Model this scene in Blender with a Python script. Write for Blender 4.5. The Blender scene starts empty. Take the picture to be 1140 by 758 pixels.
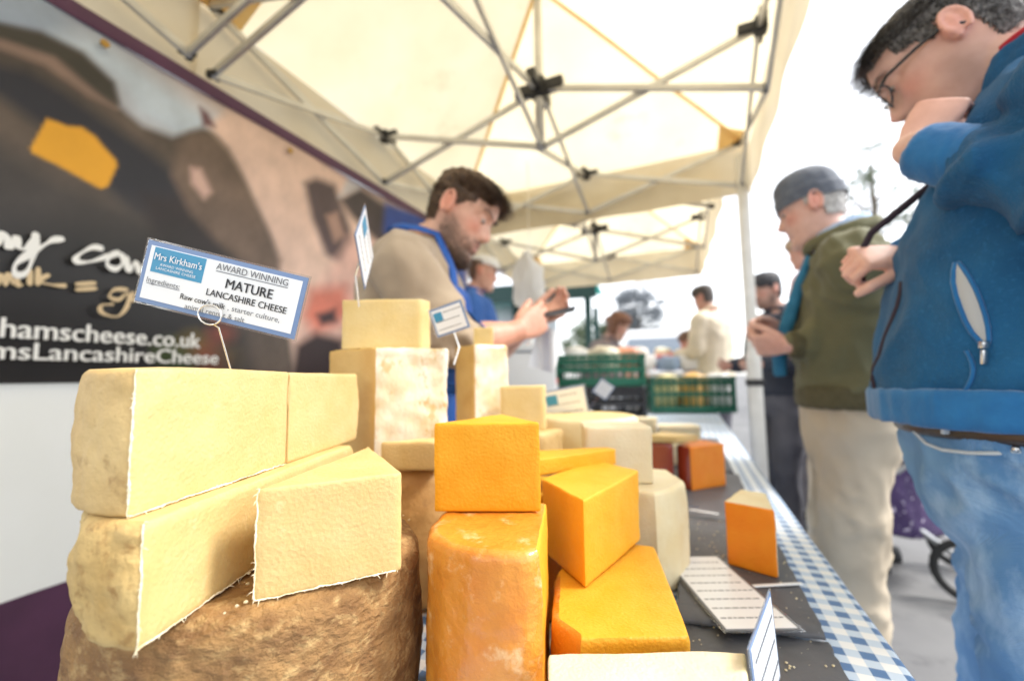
import bpy, bmesh, math, random
import numpy as np
from mathutils import Vector, Matrix, noise as mn
R = math.radians
SC = bpy.context.scene
COL = SC.collection
random.seed(5)

# ------------------------------------------------------------------ camera
F_PX, YAW, PITCH, ROLL, CAM_H = 475.0, R(22.489), R(4.955), R(-0.8), 1.07
FW = np.array([-math.sin(YAW)*math.cos(PITCH), math.cos(YAW)*math.cos(PITCH), math.sin(PITCH)])
_ri = np.array([math.cos(YAW), math.sin(YAW), 0.0])
_up = np.cross(_ri, FW)
RI = math.cos(ROLL)*_ri + math.sin(ROLL)*_up
UP = -math.sin(ROLL)*_ri + math.cos(ROLL)*_up
CAM = np.array([0, 0, CAM_H])
cd = bpy.data.cameras.new('camera'); cam = bpy.data.objects.new('camera', cd); COL.objects.link(cam)
m = Matrix(((RI[0], UP[0], -FW[0], 0), (RI[1], UP[1], -FW[1], 0), (RI[2], UP[2], -FW[2], CAM_H), (0, 0, 0, 1)))
cam.matrix_world = m
cd.sensor_width = 36.0; cd.lens = 36.0*F_PX/1140.0
cd.clip_start = 0.02; cd.clip_end = 2000
cd.dof.use_dof = True; cd.dof.focus_distance = 0.36; cd.dof.aperture_fstop = 2.7
SC.camera = cam
# ------------------------------------------------------------------ light
w = bpy.data.worlds.new('World'); SC.world = w; w.use_nodes = True
nt = w.node_tree; nt.nodes.clear()
sky = nt.nodes.new('ShaderNodeTexSky'); sky.sky_type = 'NISHITA'; sky.sun_disc = False
SUN_EL, SUN_AZ = R(48), R(70)            # direction the light comes from, azimuth from +Y towards +X
sky.sun_elevation = SUN_EL; sky.sun_rotation = SUN_AZ
sky.air_density = 1.0; sky.dust_density = 1.0; sky.ozone_density = 0.6
bg = nt.nodes.new('ShaderNodeBackground'); bg.inputs[1].default_value = 0.15
out = nt.nodes.new('ShaderNodeOutputWorld')
hs = nt.nodes.new('ShaderNodeHueSaturation'); hs.inputs['Saturation'].default_value = 0.18   # an even overcast: the cloud takes the blue out
nt.links.new(sky.outputs[0], hs.inputs['Color']); nt.links.new(hs.outputs[0], bg.inputs[0]); nt.links.new(bg.outputs[0], out.inputs[0])
sl = bpy.data.lights.new('sun', 'SUN'); sl.energy = 1.5; sl.angle = R(16); sl.color = (1, 0.96, 0.9)
so = bpy.data.objects.new('sun', sl); COL.objects.link(so)
sd = Vector((math.sin(SUN_AZ)*math.cos(SUN_EL), math.cos(SUN_AZ)*math.cos(SUN_EL), math.sin(SUN_EL)))
so.rotation_euler = sd.to_track_quat('Z', 'Y').to_euler()
so.location = (3, 3, 6)
vs = SC.view_settings; vs.view_transform = 'Standard'; vs.look = 'None'; vs.exposure = 1.58; vs.gamma = 1
try: vs.use_curve_mapping = False
except Exception: pass
try:
    SC.cycles.max_bounces = 10; SC.cycles.diffuse_bounces = 5; SC.cycles.transmission_bounces = 6
    SC.cycles.transparent_max_bounces = 8; SC.cycles.caustics_reflective = False; SC.cycles.caustics_refractive = False
    SC.cycles.sample_clamp_indirect = 6
except Exception: pass

# ------------------------------------------------------------------ helpers: places
def ray(px, py): return FW + (px-570)/F_PX*RI + (379-py)/F_PX*UP
def at(px, py, D): return Vector(CAM + D*ray(px, py))
def az(px, py, z):
    r = ray(px, py); t = (z-CAM_H)/r[2]; return Vector(CAM + t*r)
def ax(px, py, x):
    r = ray(px, py); return Vector(CAM + x/r[0]*r)
def ay(px, py, y):
    r = ray(px, py); return Vector(CAM + y/r[1]*r)

# ------------------------------------------------------------------ helpers: objects
def link(o): COL.objects.link(o); return o
def tag(o, label=None, cat=None, group=None, kind=None):
    if label: o['label'] = label
    if cat: o['category'] = cat
    if group: o['group'] = group
    if kind: o['kind'] = kind
    return o
def thing(name, label, cat, loc=(0, 0, 0), group=None):
    o = link(bpy.data.objects.new(name, None)); o.location = loc; o.empty_display_size = .05
    return tag(o, label, cat, group)
def mesh_obj(name, me, mats=(), parent=None, smooth=True):
    o = link(bpy.data.objects.new(name, me))
    for mt in (mats if isinstance(mats, (list, tuple)) else [mats]):
        me.materials.append(mt)
    if smooth is True: me.polygons.foreach_set('use_smooth', [True]*len(me.polygons))
    elif smooth:
        me.polygons.foreach_set('use_smooth', [True]*len(me.polygons))
        try: me.set_sharp_from_angle(angle=R(smooth))
        except Exception: pass
    if parent:
        o.parent = parent
        o.matrix_parent_inverse = Matrix.Translation(-world_loc(parent))
    return o
def world_loc(o):
    v = Vector(o.location)
    return v
class MB:
    """collects plain geometry in world space"""
    def __init__(s): s.v = []; s.f = []; s.mi = []
    def add(s, vs_, fs, mi=0):
        n = len(s.v); s.v += [tuple(v) for v in vs_]; s.f += [tuple(i+n for i in f) for f in fs]; s.mi += [mi]*len(fs)
    def box(s, c, sx, sy, sz, ex=None, ey=None, ez=None, mi=0, bev=0.0):
        c = Vector(c); ex = Vector(ex or (1, 0, 0)); ey = Vector(ey or (0, 1, 0)); ez = Vector(ez or ex.cross(ey))
        b = bmesh.new(); bmesh.ops.create_cube(b, size=1)
        for v in b.verts: v.co = Vector((v.co.x*sx, v.co.y*sy, v.co.z*sz))
        if bev: bmesh.ops.bevel(b, geom=list(b.edges), offset=bev, segments=2, affect='EDGES', profile=.6)
        b.verts.index_update()
        s.add([c+ex*v.co.x+ey*v.co.y+ez*v.co.z for v in b.verts], [[v.index for v in f.verts] for f in b.faces], mi); b.free()
    def tube(s, pts, r, n=8, mi=0, cap=True, flat=None):
        pts = [Vector(p) for p in pts]
        rs = r if isinstance(r, (list, tuple)) else [r]*len(pts)
        prev = None; vs_ = []; fs = []
        for i, p in enumerate(pts):
            t = (pts[min(i+1, len(pts)-1)]-pts[max(i-1, 0)])
            t = t.normalized() if t.length > 1e-9 else Vector((0, 0, 1))
            if prev is None:
                a = t.orthogonal().normalized()
            else:
                a = (prev-t*prev.dot(t)); a = a.normalized() if a.length > 1e-6 else t.orthogonal().normalized()
            prev = a; b = t.cross(a)
            for k in range(n):
                th = 2*math.pi*k/n
                vs_.append(p+(a*math.cos(th)+b*math.sin(th))*rs[i])
        for i in range(len(pts)-1):
            for k in range(n):
                k2 = (k+1) % n
                fs.append((i*n+k, i*n+k2, (i+1)*n+k2, (i+1)*n+k))
        if cap:
            fs.append(tuple(reversed(range(n)))); fs.append(tuple((len(pts)-1)*n+k for k in range(n)))
        s.add(vs_, fs, mi)
    def bar(s, a, b, w_, h_, mi=0):
        a = Vector(a); b = Vector(b); t = (b-a); L = t.length; t.normalize()
        x = t.cross(Vector((0, 0, 1))); x = x.normalized() if x.length > 1e-4 else Vector((1, 0, 0))
        s.box((a+b)/2, L, w_, h_, t, x, x.cross(t)*-1 if False else t.cross(x), mi, bev=min(w_, h_)*.18)
    def ball(s, c, r, n=12, sc=(1, 1, 1), mi=0, ax3=None):
        b = bmesh.new(); bmesh.ops.create_uvsphere(b, u_segments=n, v_segments=max(6, n*2//3), radius=r)
        b.verts.index_update(); c = Vector(c)
        e = ax3 or (Vector((1, 0, 0)), Vector((0, 1, 0)), Vector((0, 0, 1)))
        s.add([c+e[0]*v.co.x*sc[0]+e[1]*v.co.y*sc[1]+e[2]*v.co.z*sc[2] for v in b.verts], [[v.index for v in f.verts] for f in b.faces], mi); b.free()
    def loft(s, secs, n=24, mi=0, p=2.3):
        """secs: (centre, axis u, axis v, ru, rv_front(+v), rv_back(-v))"""
        vs_ = []; fs = []
        for c, u, v, ru, rf, rb in secs:
            c = Vector(c); u = Vector(u); v = Vector(v)
            for k in range(n):
                th = 2*math.pi*k/n; cc, ss = math.cos(th), math.sin(th)
                x = math.copysign(abs(cc)**(2/p), cc); y = math.copysign(abs(ss)**(2/p), ss)
                vs_.append(c+u*(x*ru)+v*(y*(rf if y > 0 else rb)))
        for i in range(len(secs)-1):
            for k in range(n):
                k2 = (k+1) % n; fs.append((i*n+k, i*n+k2, (i+1)*n+k2, (i+1)*n+k))
        fs.append(tuple(reversed(range(n)))); fs.append(tuple((len(secs)-1)*n+k for k in range(n)))
        s.add(vs_, fs, mi)
    def mesh(s, name, recalc=False):
        me = bpy.data.meshes.new(name); me.from_pydata(s.v, [], s.f); me.validate()
        if len(me.polygons) == len(s.mi): me.polygons.foreach_set('material_index', s.mi)
        if recalc:
            b = bmesh.new(); b.from_mesh(me); bmesh.ops.recalc_face_normals(b, faces=b.faces); b.to_mesh(me); b.free()
        me.update(); return me
    def build(s, name, mats, parent=None, smooth=40, recalc=True):
        return mesh_obj(name, s.mesh(name, recalc), mats, parent, smooth)
def solid(me, voxel, smooth=5, fac=.5):
    """voxel-remesh a mesh of overlapping lofts into ONE continuous surface"""
    o = link(bpy.data.objects.new('tmp', me))
    r = o.modifiers.new('r', 'REMESH'); r.mode = 'VOXEL'; r.voxel_size = voxel; r.adaptivity = 0
    if smooth:
        q = o.modifiers.new('s', 'SMOOTH'); q.iterations = smooth; q.factor = fac
    dg = bpy.context.evaluated_depsgraph_get()
    res = bpy.data.meshes.new_from_object(o.evaluated_get(dg), depsgraph=dg)
    bpy.data.objects.remove(o, do_unlink=True)
    return res
def get_co(me):
    a = np.empty(len(me.vertices)*3); me.vertices.foreach_get('co', a); return a.reshape(-1, 3)
def set_co(me, a): me.vertices.foreach_set('co', np.asarray(a, float).ravel()); me.update()
def get_no(me):
    a = np.empty(len(me.vertices)*3); me.vertex_normals.foreach_get('vector', a); return a.reshape(-1, 3)
def set_attr(me, name, col):
    a = me.color_attributes.new(name, 'FLOAT_COLOR', 'POINT')
    c = np.ones((len(me.vertices), 4)); c[:, :3] = col; a.data.foreach_set('color', c.ravel())
def nz(p, s, seed=0): return mn.noise(Vector((p[0]*s+seed*7.3, p[1]*s-seed*3.1, p[2]*s+seed*1.7)))
def wrinkle(me, amp, freq, seed=0, stretch=(1, 1, 1), ridge=True):
    co = get_co(me); no = get_no(me); d = np.zeros(len(co))
    for i, p in enumerate(co):
        q = (p[0]*stretch[0], p[1]*stretch[1], p[2]*stretch[2])
        wv = nz(q, freq*.5, seed+5)*1.2
        v = nz((q[0]+wv*.06, q[1]-wv*.05, q[2]+wv*.08), freq, seed)
        if ridge: v = 0.55-2.2*abs(v)
        d[i] = amp*(v+.35*nz(q, freq*2.6, seed+9))
    set_co(me, co+no*d[:, None])

# ------------------------------------------------------------------ helpers: materials
def mat(name, c1, c2=None, scale=8, rough=.6, bump=0, bscale=60, detail=4, sss=0, sssr=(.01, .006, .003), spec=.5, metal=0,
        coat=0, transl=0, attr=None, sheen=0, c3=None, s3=40, t3=(.55, .65), stretch=(1, 1, 1), ramp=(.35, .65), btype='noise', bdist=.002, alpha=1, trans=0, rvar=0, bump2=0):
    mt = bpy.data.materials.new(name); mt.use_nodes = True; n = mt.node_tree; N = n.nodes; L = n.links
    b = N['Principled BSDF']; tc = N.new('ShaderNodeTexCoord')
    mp = N.new('ShaderNodeMapping'); L.new(tc.outputs['Object'], mp.inputs[0]); mp.inputs['Scale'].default_value = stretch
    def nzt(sc, det=detail, rg=.55):
        t = N.new('ShaderNodeTexNoise'); t.inputs['Scale'].default_value = sc; t.inputs['Detail'].default_value = det
        t.inputs['Roughness'].default_value = rg; L.new(mp.outputs[0], t.inputs['Vector']); return t
    col = None
    b.inputs['Base Color'].default_value = (*c1, 1)
    if attr:
        a = N.new('ShaderNodeAttribute'); a.attribute_name = attr; col = a.outputs['Color']
    if c2 is not None:
        t = nzt(scale); rp = N.new('ShaderNodeValToRGB'); rp.color_ramp.elements[0].position = ramp[0]; rp.color_ramp.elements[1].position = ramp[1]
        rp.color_ramp.elements[0].color = (*c1, 1); rp.color_ramp.elements[1].color = (*c2, 1)
        L.new(t.outputs['Fac'], rp.inputs[0])
        if col is not None:
            mx = N.new('ShaderNodeMixRGB'); mx.blend_type = 'MULTIPLY'; mx.inputs[0].default_value = 1
            L.new(col, mx.inputs[1]); L.new(rp.outputs[0], mx.inputs[2]); col = mx.outputs[0]
        else: col = rp.outputs[0]
        if rvar:
            mm = N.new('ShaderNodeMapRange'); mm.inputs['To Min'].default_value = rough-rvar; mm.inputs['To Max'].default_value = rough+rvar
            L.new(t.outputs['Fac'], mm.inputs[0]); L.new(mm.outputs[0], b.inputs['Roughness'])
    if c3 is not None:
        t = nzt(s3, 6, .65); rp = N.new('ShaderNodeValToRGB'); rp.color_ramp.elements[0].position = t3[0]; rp.color_ramp.elements[1].position = t3[1]
        rp.color_ramp.elements[0].color = (0, 0, 0, 1); rp.color_ramp.elements[1].color = (1, 1, 1, 1); L.new(t.outputs['Fac'], rp.inputs[0])
        mx = N.new('ShaderNodeMixRGB'); L.new(rp.outputs[0], mx.inputs[0])
        if col is not None: L.new(col, mx.inputs[1])
        else: mx.inputs[1].default_value = (*c1, 1)
        mx.inputs[2].default_value = (*c3, 1); col = mx.outputs[0]
    if col is not None: L.new(col, b.inputs['Base Color'])
    if not (rvar and c2 is not None): b.inputs['Roughness'].default_value = rough
    b.inputs['Metallic'].default_value = metal
    b.inputs['Specular IOR Level'].default_value = spec
    if coat: b.inputs['Coat Weight'].default_value = coat; b.inputs['Coat Roughness'].default_value = .12
    if sheen: b.inputs['Sheen Weight'].default_value = sheen; b.inputs['Sheen Roughness'].default_value = .5
    if sss: b.inputs['Subsurface Weight'].default_value = sss; b.inputs['Subsurface Radius'].default_value = sssr; b.inputs['Subsurface Scale'].default_value = 1
    if trans: b.inputs['Transmission Weight'].default_value = trans
    if alpha < 1: b.inputs['Alpha'].default_value = alpha
    if bump:
        bp = N.new('ShaderNodeBump'); bp.inputs['Strength'].default_value = bump; bp.inputs['Distance'].default_value = bdist
        if btype == 'voronoi':
            t = N.new('ShaderNodeTexVoronoi'); t.inputs['Scale'].default_value = bscale; L.new(mp.outputs[0], t.inputs['Vector']); L.new(t.outputs['Distance'], bp.inputs['Height'])
        elif btype == 'weave':
            t1 = N.new('ShaderNodeTexWave'); t1.inputs['Scale'].default_value = bscale; t1.bands_direction = 'DIAGONAL'; t1.inputs['Distortion'].default_value = .6
            L.new(mp.outputs[0], t1.inputs['Vector']); L.new(t1.outputs['Fac'], bp.inputs['Height'])
        else:
            t = nzt(bscale, 6, .6); hgt = t.outputs['Fac']
            if bump2:       # crumbs and pits on top of the fine grain
                t2 = N.new('ShaderNodeTexVoronoi'); t2.inputs['Scale'].default_value = bump2; L.new(mp.outputs[0], t2.inputs['Vector'])
                t3_ = nzt(bump2*.35, 5, .7); md = N.new('ShaderNodeMath'); md.operation = 'MULTIPLY'; L.new(t2.outputs['Distance'], md.inputs[0]); L.new(t3_.outputs['Fac'], md.inputs[1])
                ad = N.new('ShaderNodeMath'); ad.operation = 'MULTIPLY_ADD'; ad.inputs[1].default_value = 1.0; L.new(md.outputs[0], ad.inputs[0]); L.new(hgt, ad.inputs[2]); hgt = ad.outputs[0]
            L.new(hgt, bp.inputs['Height'])
        L.new(bp.outputs[0], b.inputs['Normal'])
    if transl:
        tr = N.new('ShaderNodeBsdfTranslucent'); ms = N.new('ShaderNodeMixShader'); ms.inputs[0].default_value = transl
        if col is not None: L.new(col, tr.inputs[0])
        else: tr.inputs[0].default_value = (*c1, 1)
        L.new(b.outputs[0], ms.inputs[1]); L.new(tr.outputs[0], ms.inputs[2])
        L.new(ms.outputs[0], N['Material Output'].inputs['Surface'])
    return mt
MT = {}
def mm(name, *a, **k):
    if name not in MT: MT[name] = mat(name, *a, **k)
    return MT[name]

# ------------------------------------------------------------------ helpers: lettering
def text_mb(lines, org, ex, ey, parent, material, name='lettering', shear=0):
    """lines: (text, x, y, size, align, bold, squeeze) in metres on the plane org + ex*x + ey*y; returns one mesh object"""
    org = Vector(org); ex = Vector(ex).normalized(); ey = Vector(ey).normalized(); ez = ex.cross(ey)
    mb = MB()
    for (tx, x, y, size, al, bold, wid) in lines:
        cu = bpy.data.curves.new('t', 'FONT'); cu.body = tx; cu.size = size; cu.align_x = al
        cu.resolution_u = 3; cu.extrude = 0; cu.shear = shear
        o = link(bpy.data.objects.new('t', cu)); dg = bpy.context.evaluated_depsgraph_get()
        me = bpy.data.meshes.new_from_object(o.evaluated_get(dg), depsgraph=dg)
        sx = 1.0
        if wid:
            xs = [v.co.x for v in me.vertices]; sx = wid/max(1e-6, max(xs)-min(xs))
        for k_ in ((-1, 0, 1) if bold else (0,)):      # heavier strokes: the letter set three times side by side
            mb.add([org+ex*(x+v.co.x*sx+k_*bold*size)+ey*(y+v.co.y+.3*k_*bold*size)+ez*(.0006+.00003*k_) for v in me.vertices], [list(p.vertices) for p in me.polygons])
        bpy.data.objects.remove(o, do_unlink=True)
    o = mesh_obj(name, mb.mesh(name), material, parent, False)
    return o
# ------------------------------------------------------------------ setting: ground
M_ASPH = mat('paving', (.13, .13, .135), (.20, .20, .20), 1.2, .8, .35, 90, c3=(.09, .09, .095), s3=5, t3=(.55, .7), bdist=.004)
g = MB(); n_ = 60
xs = [math.copysign(abs(t)**4, t)*3000 for t in np.linspace(-1, 1, n_)]
g.add([(x, y, 0) for y in xs for x in xs], [(j*n_+i, j*n_+i+1, (j+1)*n_+i+1, (j+1)*n_+i) for j in range(n_-1) for i in range(n_-1)])
tag(g.build('ground', M_ASPH), kind='structure')

# ------------------------------------------------------------------ stall table
TZ = .75
M_LEG = mat('galvanised', (.45, .46, .47), rough=.45, metal=.7)
M_PLY = mat('ply', (.5, .4, .28), (.42, .33, .22), 6, .7, stretch=(1, 12, 1))
t = thing('market_table', 'long trestle table of the cheese stall under the blue gingham cloth', 'table', (-.17, 2.1, 0))
b = MB(); b.box((-.17, 2.13, TZ-.018), .72, 4.06, .028, bev=.004); b.build('tabletop', M_PLY, t)
for x in (-.45, .12):
    for y in (.3, 1.5, 2.8, 4.0):
        b = MB(); b.tube([(x, y, 0), (x, y, TZ-.032)], .016, 10); b.build('leg', M_LEG, t)

def gingham():
    mt = bpy.data.materials.new('gingham'); mt.use_nodes = True; n = mt.node_tree; N = n.nodes; L = n.links
    b = N['Principled BSDF']; tc = N.new('ShaderNodeTexCoord'); sp = N.new('ShaderNodeSeparateXYZ'); L.new(tc.outputs['UV'], sp.inputs[0])
    def stripe(o):
        a = N.new('ShaderNodeMath'); a.operation = 'MULTIPLY'; a.inputs[1].default_value = 1/.030; L.new(o, a.inputs[0])
        f = N.new('ShaderNodeMath'); f.operation = 'FRACT'; L.new(a.outputs[0], f.inputs[0])
        g_ = N.new('ShaderNodeMath'); g_.operation = 'GREATER_THAN'; g_.inputs[1].default_value = .5; L.new(f.outputs[0], g_.inputs[0]); return g_
    s1 = stripe(sp.outputs[0]); s2 = stripe(sp.outputs[1])
    ad = N.new('ShaderNodeMath'); ad.operation = 'ADD'; L.new(s1.outputs[0], ad.inputs[0]); L.new(s2.outputs[0], ad.inputs[1])
    hf = N.new('ShaderNodeMath'); hf.operation = 'MULTIPLY'; hf.inputs[1].default_value = .5; L.new(ad.outputs[0], hf.inputs[0])
    rp = N.new('ShaderNodeValToRGB'); rp.color_ramp.interpolation = 'CONSTANT'
    rp.color_ramp.elements[0].color = (.82, .84, .86, 1); rp.color_ramp.elements[1].position = .9; rp.color_ramp.elements[1].color = (.10, .20, .40, 1)
    e = rp.color_ramp.elements.new(.4); e.color = (.55, .66, .80, 1)
    L.new(hf.outputs[0], rp.inputs[0]); L.new(rp.outputs[0], b.inputs['Base Color']); b.inputs['Roughness'].default_value = .45
    return mt
# cloth: profile across the table (down the front, over the top, down the back), swept along Y with gentle folds in the drop
prof = []
for i in range(14): prof.append((.2+.012*math.sin(i*.2), TZ-.62+i*.62/14))
for th in np.linspace(0, math.pi/2, 5): prof.append((.2+.006*math.cos(th)-.002, TZ-.004+.006*math.sin(th)))
for x in np.linspace(.19, -.53, 26): prof.append((x, TZ+.002))
for th in np.linspace(math.pi/2, math.pi, 5): prof.append((-.532+.008*math.cos(th), TZ-.006+.008*math.sin(th)))
for i in range(14): prof.append((-.54, TZ-.02-i*.6/14))
ys = np.linspace(.085, 4.18, 180)
vv = []; uv = []
for y in ys:
    L_ = 0; pv = None
    for (x, z) in prof:
        dz = max(0, TZ-.01-z); k = .045*min(1, dz/.4)*math.sin(y*17+math.sin(y*5)*1.5); px_ = x+(k if x > 0 else -k)
        if pv: L_ += math.hypot(x-pv[0], z-pv[1])
        pv = (x, z); vv.append((px_, y, z+.0012*nz((x, y, z), 9))); uv.append((L_, y))
k = len(prof); fs = [(j*k+i, (j+1)*k+i, (j+1)*k+i+1, j*k+i+1) for j in range(len(ys)-1) for i in range(k-1)]
me = bpy.data.meshes.new('tablecloth'); me.from_pydata(vv, [], fs); ul = me.uv_layers.new(name='UVMap')
for lp in me.loops: ul.data[lp.index].uv = uv[lp.vertex_index]
tag(mesh_obj('tablecloth', me, gingham()), 'blue and white gingham cloth spread over the long cheese table', 'tablecloth')

# slates
M_SLATE = mat('slate', (.062, .066, .076), (.098, .102, .115), 14, .5, .5, 45, c3=(.22, .22, .23), s3=90, t3=(.64, .72), bdist=.003, rvar=.1)
def slate(x0, x1, y0, y1, z, label, seed, skew=0):
    rnd = random.Random(seed); pts = []
    for a, b_, nn in (((x0, y0), (x1, y0+skew), 26), ((x1, y0+skew), (x1, y1+skew), 26), ((x1, y1+skew), (x0, y1), 26), ((x0, y1), (x0, y0), 26)):
        for i in range(nn):
            u = i/nn; pts.append((a[0]+(b_[0]-a[0])*u+rnd.uniform(-.0012, .0012), a[1]+(b_[1]-a[1])*u+rnd.uniform(-.0012, .0012)))
    cx = sum(p[0] for p in pts)/len(pts); cy = sum(p[1] for p in pts)/len(pts); N = len(pts)
    rings = [(1, z, 0), (1, z+.0035, .0015), (.985, z+.0068, .001), (.9, z+.007, 0), (.6, z+.007, 0), (.2, z+.007, 0)]
    v = []
    for s_, zz, j in rings:
        for (x, y) in pts: v.append((cx+(x-cx)*s_+rnd.uniform(-j, j), cy+(y-cy)*s_+rnd.uniform(-j, j), zz+nz((x*s_, y*s_, zz), 14, seed)*.0006))
    f = [tuple(reversed(range(N)))]
    for r_ in range(len(rings)-1):
        for i in range(N): f.append((r_*N+i, r_*N+(i+1) % N, (r_+1)*N+(i+1) % N, (r_+1)*N+i))
    f.append(tuple((len(rings)-1)*N+i for i in range(N)))
    mb = MB(); mb.add(v, f)
    tag(mb.build('slate_board', M_SLATE, smooth=50), label, 'slate', 'slate boards along the table')
SZ = TZ+.004
slate(-.02, .135, .30, .602, SZ, 'nearest slate board, speckled, beside the pale cheese at the front of the table', 1, .02)
slate(-.03, .132, .598, 1.00, SZ+.008, 'slate board under the printed price card and the lone orange wedge', 2, .022)
slate(-.10, .125, 1.03, 1.52, SZ, 'slate board under the orange cheese block and the dark red waxed cheese', 3, .01)
slate(-.30, .115, 1.56, 2.35, SZ, 'farthest slate board, under the pale stacked cheeses near the crates', 4, .0)

# ------------------------------------------------------------------ cheese
SSR = (.010, .006, .003)
def paste(name, c1, c2, c3=None, t3=(.6, .75)):
    return mat(name, c1, c2, 26, .5, .5, 320, sss=.22, sssr=SSR, spec=.35, c3=c3, s3=70, t3=t3, bdist=.0013, ramp=(.3, .7), bump2=300)
P_LANC = paste('pale_paste', (.58, .415, .175), (.63, .475, .23), (.67, .54, .30), (.6, .8))
P_LANC2 = paste('golden_paste', (.585, .41, .165), (.625, .465, .21), (.66, .53, .28), (.6, .8))
P_CREAM = paste('cream_paste', (.69, .58, .37), (.73, .65, .46))
P_YEL = paste('yellow_paste', (.68, .50, .20), (.72, .56, .27))
P_ORG = paste('amber_paste', (.72, .33, .008), (.75, .38, .022))
P_ORG2 = paste('orange_paste', (.72, .335, .014), (.75, .39, .035))
P_RED = paste('red_leicester_paste', (.74, .20, .006), (.77, .25, .012))
R_LANC = mat('buff_rind', (.56, .37, .14), (.68, .49, .22), 18, .65, .9, 110, c3=(.40, .24, .09), s3=60, t3=(.58, .72), sss=.05, sssr=SSR, bdist=.002)
R_GREY = mat('mottled_rind', (.52, .34, .12), (.64, .47, .20), 24, .75, 1, 90, c3=(.36, .21, .07), s3=75, t3=(.54, .66), bdist=.003)
R_DARK = mat('dark_clothbound_rind', (.20, .095, .028), (.36, .20, .07), 34, .65, 1, 190, c3=(.54, .36, .15), s3=60, t3=(.52, .70), bdist=.004, bump2=120, stretch=(1, 1, 1.6), rvar=.12)
R_BROWN = mat('brown_rind', (.42, .23, .07), (.52, .31, .11), 24, .65, .8, 80, c3=(.3, .16, .05), s3=45, t3=(.58, .7))
R_ORG = mat('orange_rind', (.62, .20, .014), (.69, .275, .03), 16, .42, .8, 90, c3=(.84, .58, .30), s3=34, t3=(.56, .74), coat=.6, bdist=.003, sss=.15, sssr=SSR)
R_WRAP = mat('film_wrapped_rind', (.74, .60, .37), (.84, .78, .66), 30, .25, .8, 38, c3=(.60, .40, .16), s3=40, t3=(.56, .66), coat=.6, bdist=.004, stretch=(1, 1, .6))
R_HONEY = mat('honey_rind', (.62, .36, .09), (.70, .45, .14), 20, .5, .5, 70)
R_WAX = mat('red_wax', (.26, .035, .015), (.33, .05, .02), 12, .25, .15, 40, coat=.5)
R_SEM = mat('pale_rind', (.76, .62, .35), (.80, .70, .46), 20, .6, .6, 90)
M_MUSLIN = mat('muslin', (.80, .70, .48), (.84, .77, .60), 90, .9)
def pol_arc(c, r, a0, a1, n): return [(c[0]+r*math.cos(R(a0+(a1-a0)*i/n)), c[1]+r*math.sin(R(a0+(a1-a0)*i/n))) for i in range(n+1)]
CHG = 'cheese pieces stacked on the stall'
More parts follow.
